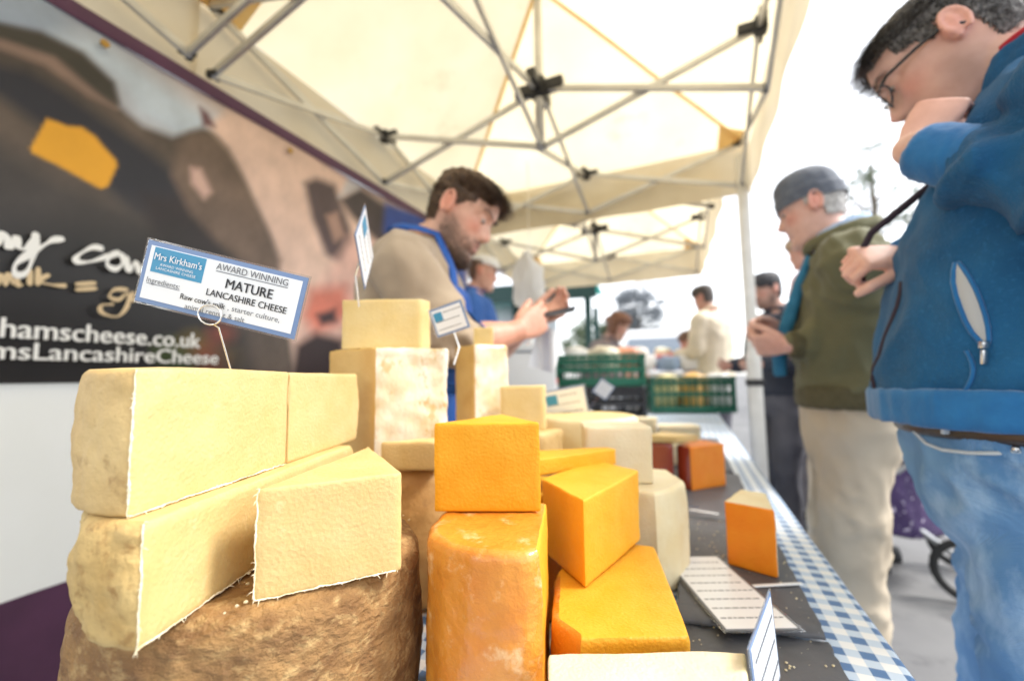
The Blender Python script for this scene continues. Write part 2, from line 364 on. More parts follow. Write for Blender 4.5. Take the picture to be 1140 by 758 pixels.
def cheese(name, label, pts, kinds, z0, z1, m_cut, m_rind, top='c', step=.005, rnd=.004, bulge=0, amp=.0009, ramp_=.0018, seed=0, frayed=(), tilt=None, group=CHG, cat='cheese', topfn=None, lean=(0, 0)):
    """prism cheese: pts footprint, kinds one letter per edge starting at that point (c cut / r rind)"""
    area = sum(pts[i][0]*pts[(i+1) % len(pts)][1]-pts[(i+1) % len(pts)][0]*pts[i][1] for i in range(len(pts)))
    if area < 0:
        n = len(pts); pts = pts[::-1]; kinds = ''.join(kinds[(n-2-i) % n] for i in range(n)); frayed = [((n-1-i if w_ == 'side' else (n-2-i) % n), w_) for i, w_ in frayed]
    P = []; K = []; E_ = []
    for i, a in enumerate(pts):
        b_ = pts[(i+1) % len(pts)]; L_ = math.hypot(b_[0]-a[0], b_[1]-a[1]); nn = max(1, int(round(L_/step)))
        for j in range(nn):
            u = j/nn; P.append(np.array([a[0]+(b_[0]-a[0])*u, a[1]+(b_[1]-a[1])*u])); K.append(kinds[i]); E_.append(i)
    P = np.array(P); N = len(P)
    Q = P.copy()
    for _ in range(1): Q = .25*np.roll(Q, 1, 0)+.5*Q+.25*np.roll(Q, -1, 0)
    P = Q
    tn = np.roll(P, -1, 0)-np.roll(P, 1, 0); tn /= np.linalg.norm(tn, axis=1)[:, None]+1e-9
    no = np.stack([tn[:, 1], -tn[:, 0]], 1)
    cen = P.mean(0); H_ = z1-z0; nz_ = max(5, int(H_/step))
    rows = []
    for s_ in (.15, .45, .75, .92): rows.append(('b', s_, 0))
    zs = [0, rnd*.3, rnd] + list(np.linspace(rnd, H_-rnd, nz_))[1:-1] + [H_-rnd, H_-rnd*.3, H_]
    for zz in zs: rows.append(('s', 1, zz))
    for s_ in (.97, .92, .83, .72, .6, .48, .36, .24, .12): rows.append(('t', s_, H_))
    v = []; rk = np.array([k_ == 'r' for k_ in K])
    rk = (rk | np.roll(rk, 1))
    for kind, s_, zz in rows:
        for i in range(N):
            p = P[i]
            if kind == 's':
                e = min(zz, H_-zz); ins = 0
                if e < rnd: ins = rnd*(1-math.sqrt(max(0, 1-(1-e/rnd)**2)))
                if kinds[E_[i]] == 'c': ins *= .35
                q = p-no[i]*ins
                if rk[i] and bulge: q = q+no[i]*bulge*math.sin(math.pi*zz/H_)
                if kinds[E_[i]] == 'r' and kind == 's':
                    pass
                a_ = ramp_ if rk[i] else amp
                d = a_*(nz((q[0], q[1], zz), 40, seed)+.7*nz((q[0], q[1], zz), 110, seed+3)+1.2*nz((q[0], q[1], zz), 14, seed+6))
                q = q+no[i]*d
                z = z0+zz+(a_*.5*nz((q[0], q[1], zz), 60, seed+2) if 0 < zz < H_ else 0)
            else:
                q = cen+(p-no[i]*(rnd if kinds[E_[i]] == 'r' else rnd*.35)-cen)*s_
                z = z0 if kind == 'b' else z0+H_
            at_ = ramp_ if top == 'r' else amp
            if kind == 't' or (kind == 's' and zz == H_):
                z += at_*(1.2*nz((q[0], q[1], 0), 24, seed+4)+.7*nz((q[0], q[1], 0), 90, seed+5))
                if topfn: z += topfn(q)
            z_rel = z-z0
            v.append((q[0]+lean[0]*z_rel, q[1]+lean[1]*z_rel, z))
    fc = []; fr = []
    for r_ in range(len(rows)-1):
        kd = rows[r_+1][0] if rows[r_][0] != 'b' else ('b' if rows[r_+1][0] == 'b' else 'b')
        for i in range(N):
            f = (r_*N+i, r_*N+(i+1) % N, (r_+1)*N+(i+1) % N, (r_+1)*N+i)
            isr = (K[i] == 'r') if kd == 's' else (top == 'r')
            (fr if isr else fc).append(f)
    fl = (fr if top == 'r' else fc); fl.append(tuple((len(rows)-1)*N+i for i in range(N))); fl.append(tuple(reversed(range(N))))
    if tilt:
        axis, ang, piv = tilt; mt = Matrix.Translation(piv) @ Matrix.Rotation(ang, 4, axis) @ Matrix.Translation(-Vector(piv))
        v = [tuple(mt @ Vector(p)) for p in v]
    def sub(fs):
        used = sorted({i for f in fs for i in f}); mp = {o_: k_ for k_, o_ in enumerate(used)}
        me = bpy.data.meshes.new(name); me.from_pydata([v[i] for i in used], [], [[mp[i] for i in f] for f in fs]); me.update(); return me
    if not fc:
        root = mesh_obj(name, sub(fr), m_rind); tag(root, label, cat, group); return root
    root = mesh_obj(name, sub(fc), m_cut, None, 55); tag(root, label, cat, group)
    if fr: mesh_obj('rind', sub(fr), m_rind, root, True)
    if frayed:
        rn = random.Random(seed+50); mb = MB()
        s0 = [r_ for r_ in range(len(rows)) if rows[r_][0] == 's']
        for (ei, where) in frayed:
            ids = [i for i in range(N) if E_[i] == ei]
            if where == 'bottom': path = [v[s0[1]*N+i] for i in ids]; nrm = [no[i] for i in ids]
            elif where == 'top': path = [v[s0[-1]*N+i] for i in ids]; nrm = [no[i] for i in ids]
            else:
                i_ = min(range(N), key=lambda k_: (P[k_][0]-pts[ei][0])**2+(P[k_][1]-pts[ei][1])**2)
                path = [v[r_*N+i_] for r_ in s0]; nrm = [no[i_]]*len(path)
            # the cut edge of the cloth: a thin uneven crust with loose threads
            pv = [Vector(q_)+Vector((n_0[0], n_0[1], 0))*(.0002+.0005*rn.random())+Vector((rn.uniform(-1, 1), rn.uniform(-1, 1), rn.uniform(-1, 1)))*.0004 for q_, n_0 in zip(path, nrm)]
            den = []
            for q0, q1 in zip(pv[:-1], pv[1:]):
                den += [q0, q0.lerp(q1, .33)+Vector((0, 0, rn.uniform(-.0003, .0003))), q0.lerp(q1, .66)+Vector((rn.uniform(-.0003, .0003), 0, rn.uniform(-.0003, .0003)))]
            mb.tube(den, [.0003+.0008*max(0, .35+.9*nz(q_, 55, seed))*rn.uniform(.2, 1.6) for q_ in den], 6)
            for q0, n_0 in zip(pv, nrm):
                if rn.random() < .3: continue
                nn = Vector((n_0[0], n_0[1], 0)); q1 = q0
                d2 = Vector((rn.gauss(0, 1), rn.gauss(0, 1), rn.gauss(0, 1))).normalized()+nn*.4; L_ = rn.choice((.0012, .002, .0032))
                mb.tube([q0, q0+d2*L_*.5, q0+d2*L_+Vector((0, 0, -L_*.3))], [.00035, .00028, .00012], 5)
        mb.build('muslin_edge', M_MUSLIN, root, True)
    return root
def X2(v): return (v[0], v[1])
def wheel(name, label, c, r, z0, z1, m, seed=0, bulge=.006, ramp_=.003, step=.008, group='whole rinded wheels under the stack'):
    return cheese(name, label, pol_arc(c, r, 0, 360, 40)[:-1], 'r'*40, z0, z1, m, m, 'r', step, .016, bulge, .001, ramp_, seed, group=group)

wheel('whole_cheese', 'large dark brown clothbound wheel at the bottom of the front stack', (-.379, .306), .136, SZ, .914, R_DARK, 1, .004, .0022, .004)
# two quarters of the top half-wheel
n0 = Vector((-.322, .158)); n1 = Vector((-.432, .474)); dm = (n1-n0).normalized(); nl = Vector((-dm.y, dm.x)); c0 = (n0+n1)/2; RA = (n1-n0).length/2
def arcp(c, r, a0, a1, n): return [X2(c+(-dm)*(r*math.cos(R(a0+(a1-a0)*i/n)))+nl*(.74*r*math.sin(R(a0+(a1-a0)*i/n)))) for i in range(n+1)]
ct = c0+dm*.003; q = arcp(c0, RA, 0, 88, 14)
def tf(p): return .004*math.exp(-((p[0]+.40)**2+(p[1]-.22)**2)/.003)
cheese('cheese_wedge', 'big pale quarter wheel with buff rind topping the front stack, under the award sign', [X2(c0)]+q[::-1], 'c'+'r'*14+'c', .987, 1.0785, P_LANC, R_LANC, 'c', .004, .003, .002, .0005, .0016, 11, frayed=[(15, 'side'), (15, 'bottom')], topfn=tf)
q = arcp(c0+dm*.0022, RA-.002, 92, 180, 14)
cheese('cheese_wedge', 'pale quarter wheel pressed against the far end of the top front wedge', [X2(c0+dm*.0022)]+q, 'c'+'r'*14+'c', .987, 1.078, P_LANC, R_LANC, 'c', .005, .004, .003, .0005, .0015, 12)
# second layer half-wheel
n0b = Vector((-.303, .157)); db = Vector((-.347, .938)).normalized(); nb = Vector((-db.y, db.x)); cb = n0b+db*.15
q = [X2(cb+(-db)*(.15*math.cos(R(a)))+nb*(.15*.76*math.sin(R(a)))) for a in np.linspace(0, 180, 25)]
cheese('cheese_half_wheel', 'half wheel with mottled grey rind in the middle of the front stack', q[::-1], 'r'*24+'c', .914, .9865, P_LANC2, R_GREY, 'c', .004, .006, .006, .0006, .0030, 13, frayed=[(24, 'side'), (24, 'bottom')])
cheese('cheese_wedge', 'thick pale wedge with frayed muslin edges leaning on the dark wheel at the front', [(-.292, .220), (-.225, .301), (-.352, .405)], 'ccr', .9145, .992, P_LANC2, R_LANC, 'c', .004, .003, 0, .0005, .0012, 14, frayed=[(0, 'bottom'), (0, 'side')])

# orange column
dp = [(-.231, .352), (-.218, .331), (-.195, .317), (-.165, .311), (-.139, .3155), (-.1235, .323), (-.1175, .334), (-.150, .455), (-.25, .425)]
cheese('cheese_block', 'tall orange block with shiny rounded rind standing in the centre', dp, 'rrrrrrccr', SZ, .934, P_ORG2, R_ORG, 'r', .004, .006, .003, .0005, .0012, 21)
cheese('cheese_wedge', 'bright amber square-faced wedge sitting on the tall orange block', [(-.247, .381), (-.143, .419), (-.225, .505)], 'ccc', .9355, 1.0235, P_ORG, R_ORG, 'c', .004, .003, 0, .0006, .001, 22)
cheese('cheese_wedge', 'flat orange wedge lying under the tilted orange chunk', [(-.148, .475), (-.138, .436), (-.126, .393), (-.095, .370), (-.009, .407), (-.052, .60), (-.145, .60)], 'rrrcccc', SZ, .85, P_ORG2, R_ORG, 'c', .005, .006, .003, .0006, .001, 23)
cheese('cheese_wedge', 'orange chunk with two cut faces resting on the flat orange wedge', [(-.110, .456), (-.069, .602), (-.135, .648), (-.179, .524)], 'cccc', .851, .940, P_ORG2, R_ORG, 'c', .004, .003, 0, .0007, .001, 24, tilt=(Vector((1, .3, 0)).normalized(), R(2), (-.11, .456, .851)))
cheese('cheese_wedge', 'pale creamy block at the bottom of the picture in front of the flat orange wedge', [(-.089, .265), (.022, .310), (.030, .380), (.0, .371), (-.109, .3245)], 'crccc', SZ, .862, P_CREAM, R_SEM, 'c', .004, .003, 0, .0006, .001, 25)
h = [X2(az(596, 508, .952)), X2(az(600, 546, .952)), X2(az(668, 534, .952)), X2(az(640, 505, .952))]
# pale large piece and things on it
cheese('cheese_half_wheel', 'large creamy half wheel right behind the orange chunk, carrying the pale block', [(-.22, .672), (-.055, .668), (-.03, .70), (-.014, .755), (-.045, .838), (-.20, .838)], 'crrrcc', SZ, .90, P_CREAM, R_SEM, 'c', .006, .006, .003, .0008, .001, 26)
cheese('cheese_block', 'pale square block on the creamy half wheel in the middle row', [(-.158, .678), (-.059, .72), (-.085, .80), (-.185, .765)], 'cccc', .9012, .988, P_CREAM, R_SEM, 'c', .006, .003, 0, .0008, .001, 27)
hb = [(-.215, .560), (-.178, .532), (-.120, .66), (-.155, .667)]
cheese('cheese_block', 'low orange block hidden behind the chunk under the thin orange wedge', [(-.235, .56), (-.19, .535), (-.155, .64), (-.225, .655)], 'cccc', SZ, .915, P_ORG2, R_ORG, 'c', .008, .003, 0, .0006, .001, 28)
cheese('cheese_wedge', 'thin pointed orange wedge lying behind the orange chunk', [(-.245, .59), (-.195, .535), (-.105, .655), (-.12, .668)], 'cccc', .9405, .962, P_ORG, R_ORG, 'c', .005, .002, 0, .0006, .001, 29, tilt=(Vector((1, 0, 0)), R(0), (0, 0, 0)))

wheel('whole_cheese', 'brown rinded wheel behind the front stack under the film-wrapped block', (-.43, .588), .118, SZ, .945, R_BROWN, 3)
wheel('whole_cheese', 'brown rinded wheel under the second film-wrapped block beside the seller', (-.385, .815), .110, SZ, .968, R_BROWN, 4)
wheel('whole_cheese', 'buff wheel under the flat pale wheel behind the creamy block', (-.22, .958), .108, SZ, .90, R_LANC, 5)
cheese('whole_cheese', 'flat pale wheel with cut top behind the creamy square block', pol_arc((-.22, .958), .112, 0, 360, 40)[:-1], 'r'*40, .902, .984, P_YEL, R_SEM, 'c', .008, .008, .003, .0008, .001, 31)
cheese('cheese_block', 'tall film-wrapped block with honey coloured side carrying the yellow block', [(-.535, .52), (-.421, .497), (-.342, .570), (-.42, .65)], 'hrrh'.replace('h', 'c'), .9465, 1.1165, R_HONEY, R_WRAP, 'r', .006, .005, 0, .001, .0022, 32)
cheese('cheese_block', 'pale yellow block on top of the tall film-wrapped block', [(-.508, .517), (-.391, .567), (-.389, .592), (-.46, .606)], 'cccc', .1185+1, 1.197, P_YEL, R_SEM, 'c', .005, .003, 0, .0006, .001, 33)
cheese('cheese_wedge', 'pale cut wedge lying in front of the film-wrapped block', [(-.392, .474), (-.316, .50), (-.333, .552)], 'ccc', .9475, .985, P_LANC, R_LANC, 'c', .005, .004, 0, .0008, .001, 34)
cheese('cheese_block', 'second film-wrapped block with honey side, under the small yellow wedge', [(-.445, .765), (-.379, .727), (-.334, .790), (-.39, .85)], 'crrc', .970, 1.1345, R_HONEY, R_WRAP, 'r', .007, .005, 0, .001, .0022, 35)
cheese('cheese_wedge', 'small yellow wedge on the second film-wrapped block', [(-.405, .768), (-.362, .775), (-.378, .81)], 'ccc', 1.136, 1.172, P_YEL, R_SEM, 'c', .005, .003, 0, .0006, .001, 36)
cheese('cheese_block', 'brown rinded block between the wrapped block and the flat pale wheel', [(-.325, .70), (-.24, .705), (-.225, .79), (-.270, .80)], 'rrrr', SZ, .972, R_BROWN, R_LANC, 'r', .007, .006, 0, .001, .002, 37)
cheese('cheese_block', 'small golden block in front of the blue-logo label in the middle', [(-.326, .722), (-.25, .755), (-.262, .805), (-.315, .780)], 'cccc', .9735, 1.054, P_YEL, R_SEM, 'c', .006, .003, 0, .0006, .001, 38)
# on the slates
SL2 = SZ+.0158; SL1 = SZ+.0078
cheese('cheese_wedge', 'lone bright orange wedge with pale rind standing on the slate by the gingham edge', [(.041, .783), (.108, .754), (.112, .86), (.075, .875)], 'crrc', SL2, .867, P_RED, R_SEM, 'r', .005, .003, 0, .0007, .001, 41)
cheese('cheese_block', 'deep orange rindless block at the edge of the third slate', [(-.045, 1.295), (-.009, 1.262), (.082, 1.36), (.02, 1.43)], 'rccr', SL1, .876, P_RED, R_WAX, 'c', .008, .003, 0, .0008, .001, 42)
cheese('cheese_block', 'dark red waxed block next to the deep orange block', [(-.115, 1.262), (-.052, 1.262), (-.055, 1.35), (-.13, 1.34)], 'rrrr', SL1, .885, P_RED, R_WAX, 'r', .008, .005, 0, .001, .001, 43)
cheese('cheese_wedge', 'tan slice lying over the dark red waxed block', [(-.125, 1.25), (-.04, 1.262), (.015, 1.31), (-.08, 1.35)], 'cccc', .8868, .905, P_LANC2, R_LANC, 'c', .008, .003, 0, .001, .001, 44)
cheese('cheese_block', 'small cream cheese block standing by the little diamond label far down the table', [(-.20, 1.62), (-.115, 1.65), (-.13, 1.71), (-.21, 1.69)], 'cccc', SL1, .915, P_CREAM, R_SEM, 'c', .012, .004, 0, .001, .001, 45)
cheese('cheese_block', 'lower white block of the pale stack far down the table', [(-.085, 1.60), (.055, 1.66), (.02, 1.76), (-.11, 1.70)], 'cccc', SL1, .83, P_CREAM, R_SEM, 'c', .012, .004, 0, .001, .001, 46)
cheese('cheese_block', 'upper white block of the pale stack far down the table', [(-.11, 1.62), (.03, 1.66), (.0, 1.75), (-.12, 1.71)], 'cccc', .8315, .89, P_CREAM, R_SEM, 'c', .012, .004, 0, .001, .001, 47)

# ------------------------------------------------------------------ signs and labels
M_CARD = mat('white_card', (.82, .84, .86), rough=.35, coat=.3)
M_BLUE = mat('card_border_blue', (.16, .25, .45), rough=.35, coat=.3)
M_LOGO = mat('logo_blue', (.035, .27, .47), rough=.35, coat=.2)
M_INK = mat('black_ink', (.02, .02, .025), rough=.5)
M_INKG = mat('grey_ink', (.17, .18, .20), rough=.5)
M_WHT = mat('white_ink', (.85, .86, .87), rough=.5)
M_WIRE = mat('steel_wire', (.75, .74, .72), rough=.25, metal=1)
M_PLAST = mat('clear_sleeve', (.9, .95, .95), rough=.08, trans=.9, alpha=.22)
SIGNS = 'printed cheese labels'
def card(name, label, c, ex, ey, w_, h_, border=.004, sleeve=0.0, group=SIGNS, cat='sign', bmat=None):
    c = Vector(c); ex = Vector(ex).normalized(); ey = Vector(ey); ey = (ey-ex*ey.dot(ex)).normalized(); ez = ex.cross(ey)
    mb = MB(); mb.box(c, w_, h_, .0012, ex, ey, ez); root = mb.build(name, bmat or M_BLUE, None, 30); tag(root, label, cat, group)
    p = MB(); p.box(c+ez*.0009, w_-2*border, h_-2*border, .0004, ex, ey, ez); p.build('paper', M_CARD, root, 30)
    if sleeve:
        s_ = MB()
        for sx, sy, a, b_ in ((0, 1, w_+2*sleeve, sleeve), (0, -1, w_+2*sleeve, sleeve), (1, 0, sleeve, h_), (-1, 0, sleeve, h_)):
            s_.box(c+ex*(sx*(w_/2+sleeve/2))+ey*(sy*(h_/2+sleeve/2)), a, b_, .001, ex, ey, ez)
        s_.build('clear_sleeve', M_PLAST, root, 30)
    return root, c, ex, ey, ez
SD = .37
tl, tr, br, bl = at(160, 262, SD+.004), at(343, 308, SD), at(335, 381, SD), at(151, 338, SD+.004)
ex = ((tr-tl)+(br-bl))/2; ey = ((tl-bl)+(tr-br))/2; cc = (tl+tr+br+bl)/4; W_ = ex.length; H_ = ey.length
root, cc, ex, ey, ez = card('price_sign', 'tilted award winning mature cheese sign with blue border on a wire above the front stack', cc, ex, ey, W_*.965, H_*.93, W_*.026, W_*.012)
def lg(name, mat_, x, y, ww, hh, dz=.0013):
    b_ = MB(); b_.box(cc+ex*(x*W_)+ey*(y*H_)+ez*dz, ww*W_, hh*H_, .0003, ex, ey, ez); return b_.build(name, mat_, root, False)
lg('logo_panel', M_LOGO, -.275, .20, .31, .37)
o_ = cc+ez*.0013
text_mb([('Mrs Kirkham\'s', -.275*W_, .205*H_, .145*H_, 'CENTER', .012, .285*W_), ('AWARD WINNING', -.275*W_, .125*H_, .055*H_, 'CENTER', 0, .2*W_), ('LANCASHIRE CHEESE', -.275*W_, .065*H_, .055*H_, 'CENTER', 0, .24*W_)], o_+ez*.0004, ex, ey, root, M_WHT)
text_mb([('AWARD WINNING', .165*W_, .275*H_, .14*H_, 'CENTER', .006, .43*W_)], o_, ex, ey, root, M_INKG)
b_ = MB(); b_.box(o_+ex*(.165*W_)+ey*(.25*H_), .43*W_, .012*H_, .0003, ex, ey, ez); b_.box(o_+ex*(-.335*W_)+ey*(-.165*H_), .20*W_, .008*H_, .0003, ex, ey, ez); b_.build('underline', M_INKG, root, False)
text_mb([('MATURE', .165*W_, .035*H_, .2*H_, 'CENTER', .018, .28*W_), ('LANCASHIRE CHEESE', .165*W_, -.13*H_, .14*H_, 'CENTER', .014, .48*W_), ('Raw cow\'s milk', -.085*W_, -.275*H_, .115*H_, 'CENTER', .012, .27*W_)], o_, ex, ey, root, M_INK)
text_mb([('Ingredients:', -.335*W_, -.15*H_, .115*H_, 'CENTER', 0, .20*W_), (', starter culture,', .225*W_, -.275*H_, .115*H_, 'CENTER', 0, .31*W_), ('animal rennet & salt', .0*W_, -.40*H_, .11*H_, 'CENTER', 0, .36*W_)], o_, ex, ey, root, M_INKG)
# wire holder
mb = MB(); base = Vector((-.385, .265, 1.04)); e_ = cc-ey*(H_*.40)+ez*.004
pts = [base, base+Vector((.002, -.002, .03)), cc-ey*(H_*.56)+ex*.006+ez*.001]
for a in np.linspace(-60, 300, 18): pts.append(e_+ex*(.0105*math.cos(R(a))-.002)+ey*(.0085*math.sin(R(a))))
mb.tube(pts, .0008, 6); mb.build('wire_holder', M_WIRE, root, True)

def small_sign(label, px, py, D, w_, h_, yaw_, pitch_=0, roll_=0, rows=3, logo=True, stick=0.1, name='cheese_label', border=.003, bm=None):
    c = at(px, py, D)
    ex_ = Vector((math.cos(R(yaw_)), math.sin(R(yaw_)), 0)); up_ = Vector((0, 0, 1)); ez_ = ex_.cross(up_)
    up_ = (up_*math.cos(R(pitch_))-ez_*math.sin(R(pitch_))).normalized()
    e2 = ex_*math.cos(R(roll_))+up_*math.sin(R(roll_)); u2 = -ex_*math.sin(R(roll_))+up_*math.cos(R(roll_))
    rt, c, e2, u2, z2 = card(name, label, c, e2, u2, w_, h_, border, .002, bmat=bm)
    if logo:
        b_ = MB(); b_.box(c-e2*(w_*.28)+u2*(h_*.18)+z2*.0013, w_*.26, h_*.32, .0003, e2, u2, z2); b_.build('logo_panel', M_LOGO, rt, False)
    b_ = MB(); rn = random.Random(int(px))
    for i in range(rows):
        y_ = h_*(.28-.56*i/max(1, rows-1)); x0_ = -.1*w_ if (logo and y_ > 0) else -.38*w_; x1_ = .40*w_*rn.uniform(.7, 1)
        x_ = x0_
        while x_ < x1_:     # broken strokes: print too small and blurred to read
            l_ = rn.uniform(.04, .09)*w_; b_.box(c+e2*(x_+l_/2)+u2*y_+z2*.0013, l_, h_*.032, .0003, e2, u2, z2); x_ += l_+.02*w_
    b_.build('print', M_INKG, rt, False)
    if stick:
        s_ = MB(); s_.tube([c-u2*(h_/2-.004)-z2*.0015, c-u2*(h_/2+stick*.5)-z2*.001, c-u2*(h_/2)-Vector((0, 0, stick))], .0012, 6); s_.build('wire_holder', M_WIRE, rt)
    return rt
small_sign('white label with blue logo on a wire between the two film-wrapped blocks', 500, 355, .66, .058, .044, 5, -15, 14, stick=.05)
small_sign('narrow sign seen nearly edge-on above the yellow block', 406, 275, .62, .088, .088, 120, 0, -42, rows=3, stick=.06)
small_sign('white label with blue logo in front of the black crate on the table', 629, 449, 1.02, .105, .078, 20, -20, 10, stick=.09)
small_sign('small diamond-tilted white label next to the cream block near the crates', 672, 433, 1.45, .055, .055, 20, -10, -35, logo=False, stick=.10)
small_sign('folded blue-edged label at the bottom edge of the picture', 852, 738, .33, .07, .075, 70, 0, 12, logo=False, stick=.05)
# flat card on the slate
zc = SL2+.003; a_, b2, c2, d2 = az(741, 620, zc), az(806, 619, zc), az(882, 701, zc), az(803, 702, zc)
ex = ((b2-a_)+(c2-d2)); ey = (a_-d2)+(b2-c2); wl = ((b2-a_).length+(c2-d2).length)/2; hl = ((a_-d2).length+(b2-c2).length)/2
rt, c, ex, ey, ez = card('price_card', 'printed ingredients card lying flat on the slate beside the lone orange wedge', (a_+b2+c2+d2)/4, ex, ey, wl, hl, .003, .003, bmat=M_INKG)
b_ = MB(); rn = random.Random(3)
for i in range(8):
    y_ = hl*(.38-.76*i/7); x_ = -.42*wl
    while x_ < .38*wl:
        l_ = rn.uniform(.04, .1)*wl; b_.box(c+ex*(x_+l_/2)+ey*y_+ez*.0013, l_, hl*.010, .0003, ex, ey, ez); x_ += l_+.02*wl
b_.build('print', M_INKG, rt, False)
def pick(label, p, q_):
    b_ = MB(); p = Vector(p); q_ = Vector(q_); d_ = (q_-p).normalized(); s_ = d_.cross(Vector((0, 0, 1))).normalized()
    b_.box((p+q_)/2, (q_-p).length, .006, .0016, d_, s_, s_.cross(d_), bev=.0005); tag(b_.build('wooden_pick', M_CARD), label, 'pick', 'flat picks on the slate')
pick('white flat pick at the foot of the lone orange wedge', az(838, 652, SL2+.002), az(893, 649, SL2+.002))
pick('white flat pick lying behind the lone orange wedge', az(768, 567, SL2+.002), az(800, 572, SL2+.002))
rt = small_sign('small white tag lying on the slate behind the printed card', 757, 565, .80, .05, .045, 25, -70, 0, logo=False, rows=2, stick=0)

# loose crumbs round the cut cheese
rn = random.Random(77); mb = MB()
for _ in range(420):
    if rn.random() < .6: x, y, z = rn.uniform(-.02, .13), rn.uniform(.32, 1.0), SZ+.0162
    else:
        a = rn.uniform(0, 6.28); r_ = .134*math.sqrt(rn.random()); x, y, z = -.379+r_*math.cos(a), .306+r_*math.sin(a), .9155
    if z < .9 and y < .62: z = SZ+.0078
    s_ = rn.choice((.0004, .0006, .0009, .0014)); b = bmesh.new(); bmesh.ops.create_icosphere(b, subdivisions=1, radius=s_); b.verts.index_update()
    mb.add([(x+v.co.x*rn.uniform(.7, 1.4), y+v.co.y*rn.uniform(.7, 1.4), z+s_*.5+v.co.z*.8) for v in b.verts], [[v.index for v in f.verts] for f in b.faces]); b.free()
tag(mb.build('cheese_crumbs', P_CREAM), 'tiny pale cheese crumbs scattered on the slates and the dark wheel', 'crumbs', kind='stuff')
# ------------------------------------------------------------------ gazebos
M_CANVAS = mat('cream_canvas', (.79, .675, .45), (.85, .755, .54), 2.2, .8, .25, 14, transl=.62, c3=(.64, .52, .32), s3=3.2, t3=(.60, .78), bdist=.01)
M_VAL = mat('cream_valance', (.70, .60, .42), (.77, .68, .50), 3, .8, .3, 18, transl=.35, bdist=.008)
M_SEAM = mat('seam_tape', (.78, .52, .20), (.82, .60, .28), 9, .8, transl=.35)
M_ALU = mat('aluminium', (.55, .54, .51), (.64, .63, .60), 9, .42, metal=.45)
M_JOINT = mat('black_plastic', (.015, .015, .017), rough=.45)
def gazebo(label, cx, cy, rot, a, b_, zb, zt, zp, seed=0, legs=True, vals=(0, 1, 2, 3)):
    root = thing('gazebo', label, 'gazebo', (cx, cy, 0), 'cream pop-up gazebos over the stall')
    c_, s_ = math.cos(rot), math.sin(rot)
    def W(x, y, z): return Vector((cx+c_*x*a-s_*y*b_, cy+s_*x*a+c_*y*b_, z))
    C4 = [(-1, -1), (1, -1), (1, 1), (-1, 1)]
    ze = zt+.02
    # roof: four sagging panels meeting at the mast
    n = 22; v = []; f = []
    for k in range(4):
        p, q = C4[k], C4[(k+1) % 4]; o = len(v)
        for i in range(n+1):
            u = i/n
            for j in range(n+1):
                t_ = j/n; x = (p[0]+(q[0]-p[0])*t_)*(1-u)*1.02; y = (p[1]+(q[1]-p[1])*t_)*(1-u)*1.02
                edge = min(t_, 1-t_)*2
                z = ze+(zp-ze)*u - .07*math.sin(math.pi*u)*math.sin(math.pi*t_)*(1-u*.5)*.5-.012*math.sin(math.pi*t_)*(1-u)**3
                w_ = W(x, y, z); w_.z += .008*nz(w_, 3.1, seed)+.004*nz(w_, 9, seed+1); v.append(w_)
        for i in range(n):
            for j in range(n): f.append((o+i*(n+1)+j, o+i*(n+1)+j+1, o+(i+1)*(n+1)+j+1, o+(i+1)*(n+1)+j))
    mb = MB(); mb.add(v, f); mb.build('canopy', M_CANVAS, root, True)
    # hip seams and mid seams
    for k in range(4):
        p = C4[k]; mb = MB(); vs_ = []
        pts = []
        for i in range(16):
            u = i/15; w_ = W(p[0]*(1-u)*1.0, p[1]*(1-u)*1.0, ze+(zp-ze)*u-.012); w_.z += .008*nz(w_, 3.1, seed)+.004*nz(w_, 9, seed+1)-.004; pts.append(w_)
        d = (pts[-1]-pts[0]).normalized(); sd_ = d.cross(Vector((0, 0, 1))).normalized()*.012
        for w_ in pts: vs_ += [w_-sd_, w_+sd_]
        mb.add(vs_, [(2*i, 2*i+1, 2*i+3, 2*i+2) for i in range(15)]); mb.build('seam_tape', M_SEAM, root, True, False)
        # corner reinforcement patch
        m2 = MB(); A = W(p[0], p[1], ze-.012); B = W(p[0], p[1]*.84, ze-.02); C = W(p[0]*.84, p[1], ze-.02); D_ = W(p[0]*.85, p[1]*.85, ze+(zp-ze)*.15-.03)
        m2.add([A, B, D_, C], [(0, 1, 2, 3)]); m2.build('corner_patch', M_SEAM, root, True, False)
    # valances, one hanging along each eave
    for k in vals:
        p, q = C4[k], C4[(k+1) % 4]; v = []; m_ = 60
        for i in range(m_+1):
            u = i/m_; x = (p[0]+(q[0]-p[0])*u)*1.02; y = (p[1]+(q[1]-p[1])*u)*1.02
            for j in range(8):
                z = ze-.012*math.sin(math.pi*u)-(ze-zb+.03)*j/7
                w_ = W(x, y, z); o_ = Vector((c_*(p[0]+q[0])/2-s_*(p[1]+q[1])/2, s_*(p[0]+q[0])/2+c_*(p[1]+q[1])/2, 0))
                w_ += o_*(.006*(j/7)*math.sin(u*23+seed)+.012*(j/7)*nz(w_, 2.5, seed)); w_.z += .006*nz((u*9, k, 0), 1, seed)*(j/7); v.append(w_)
        mb = MB(); mb.add(v, [(i*8+j, (i+1)*8+j, (i+1)*8+j+1, i*8+j+1) for i in range(m_) for j in range(7)]); mb.build('valance', M_VAL, root, True, False)
    # frame
    def bar(A, B, w_=.016, h_=.030): b = MB(); b.bar(A, B, w_, h_); b.build('truss_bar', M_ALU, root, 30, False)
    def joint(P, d=None, s=.02):
        b = MB(); b.box(P, s*1.5, s*1.5, s*2.1, bev=s*.3)
        for dd in (d or []): b.bar(Vector(P), Vector(P)+Vector(dd)*s*2.6, s*.95, s*1.25)
        b.build('joint', M_JOINT, root, 30, False)
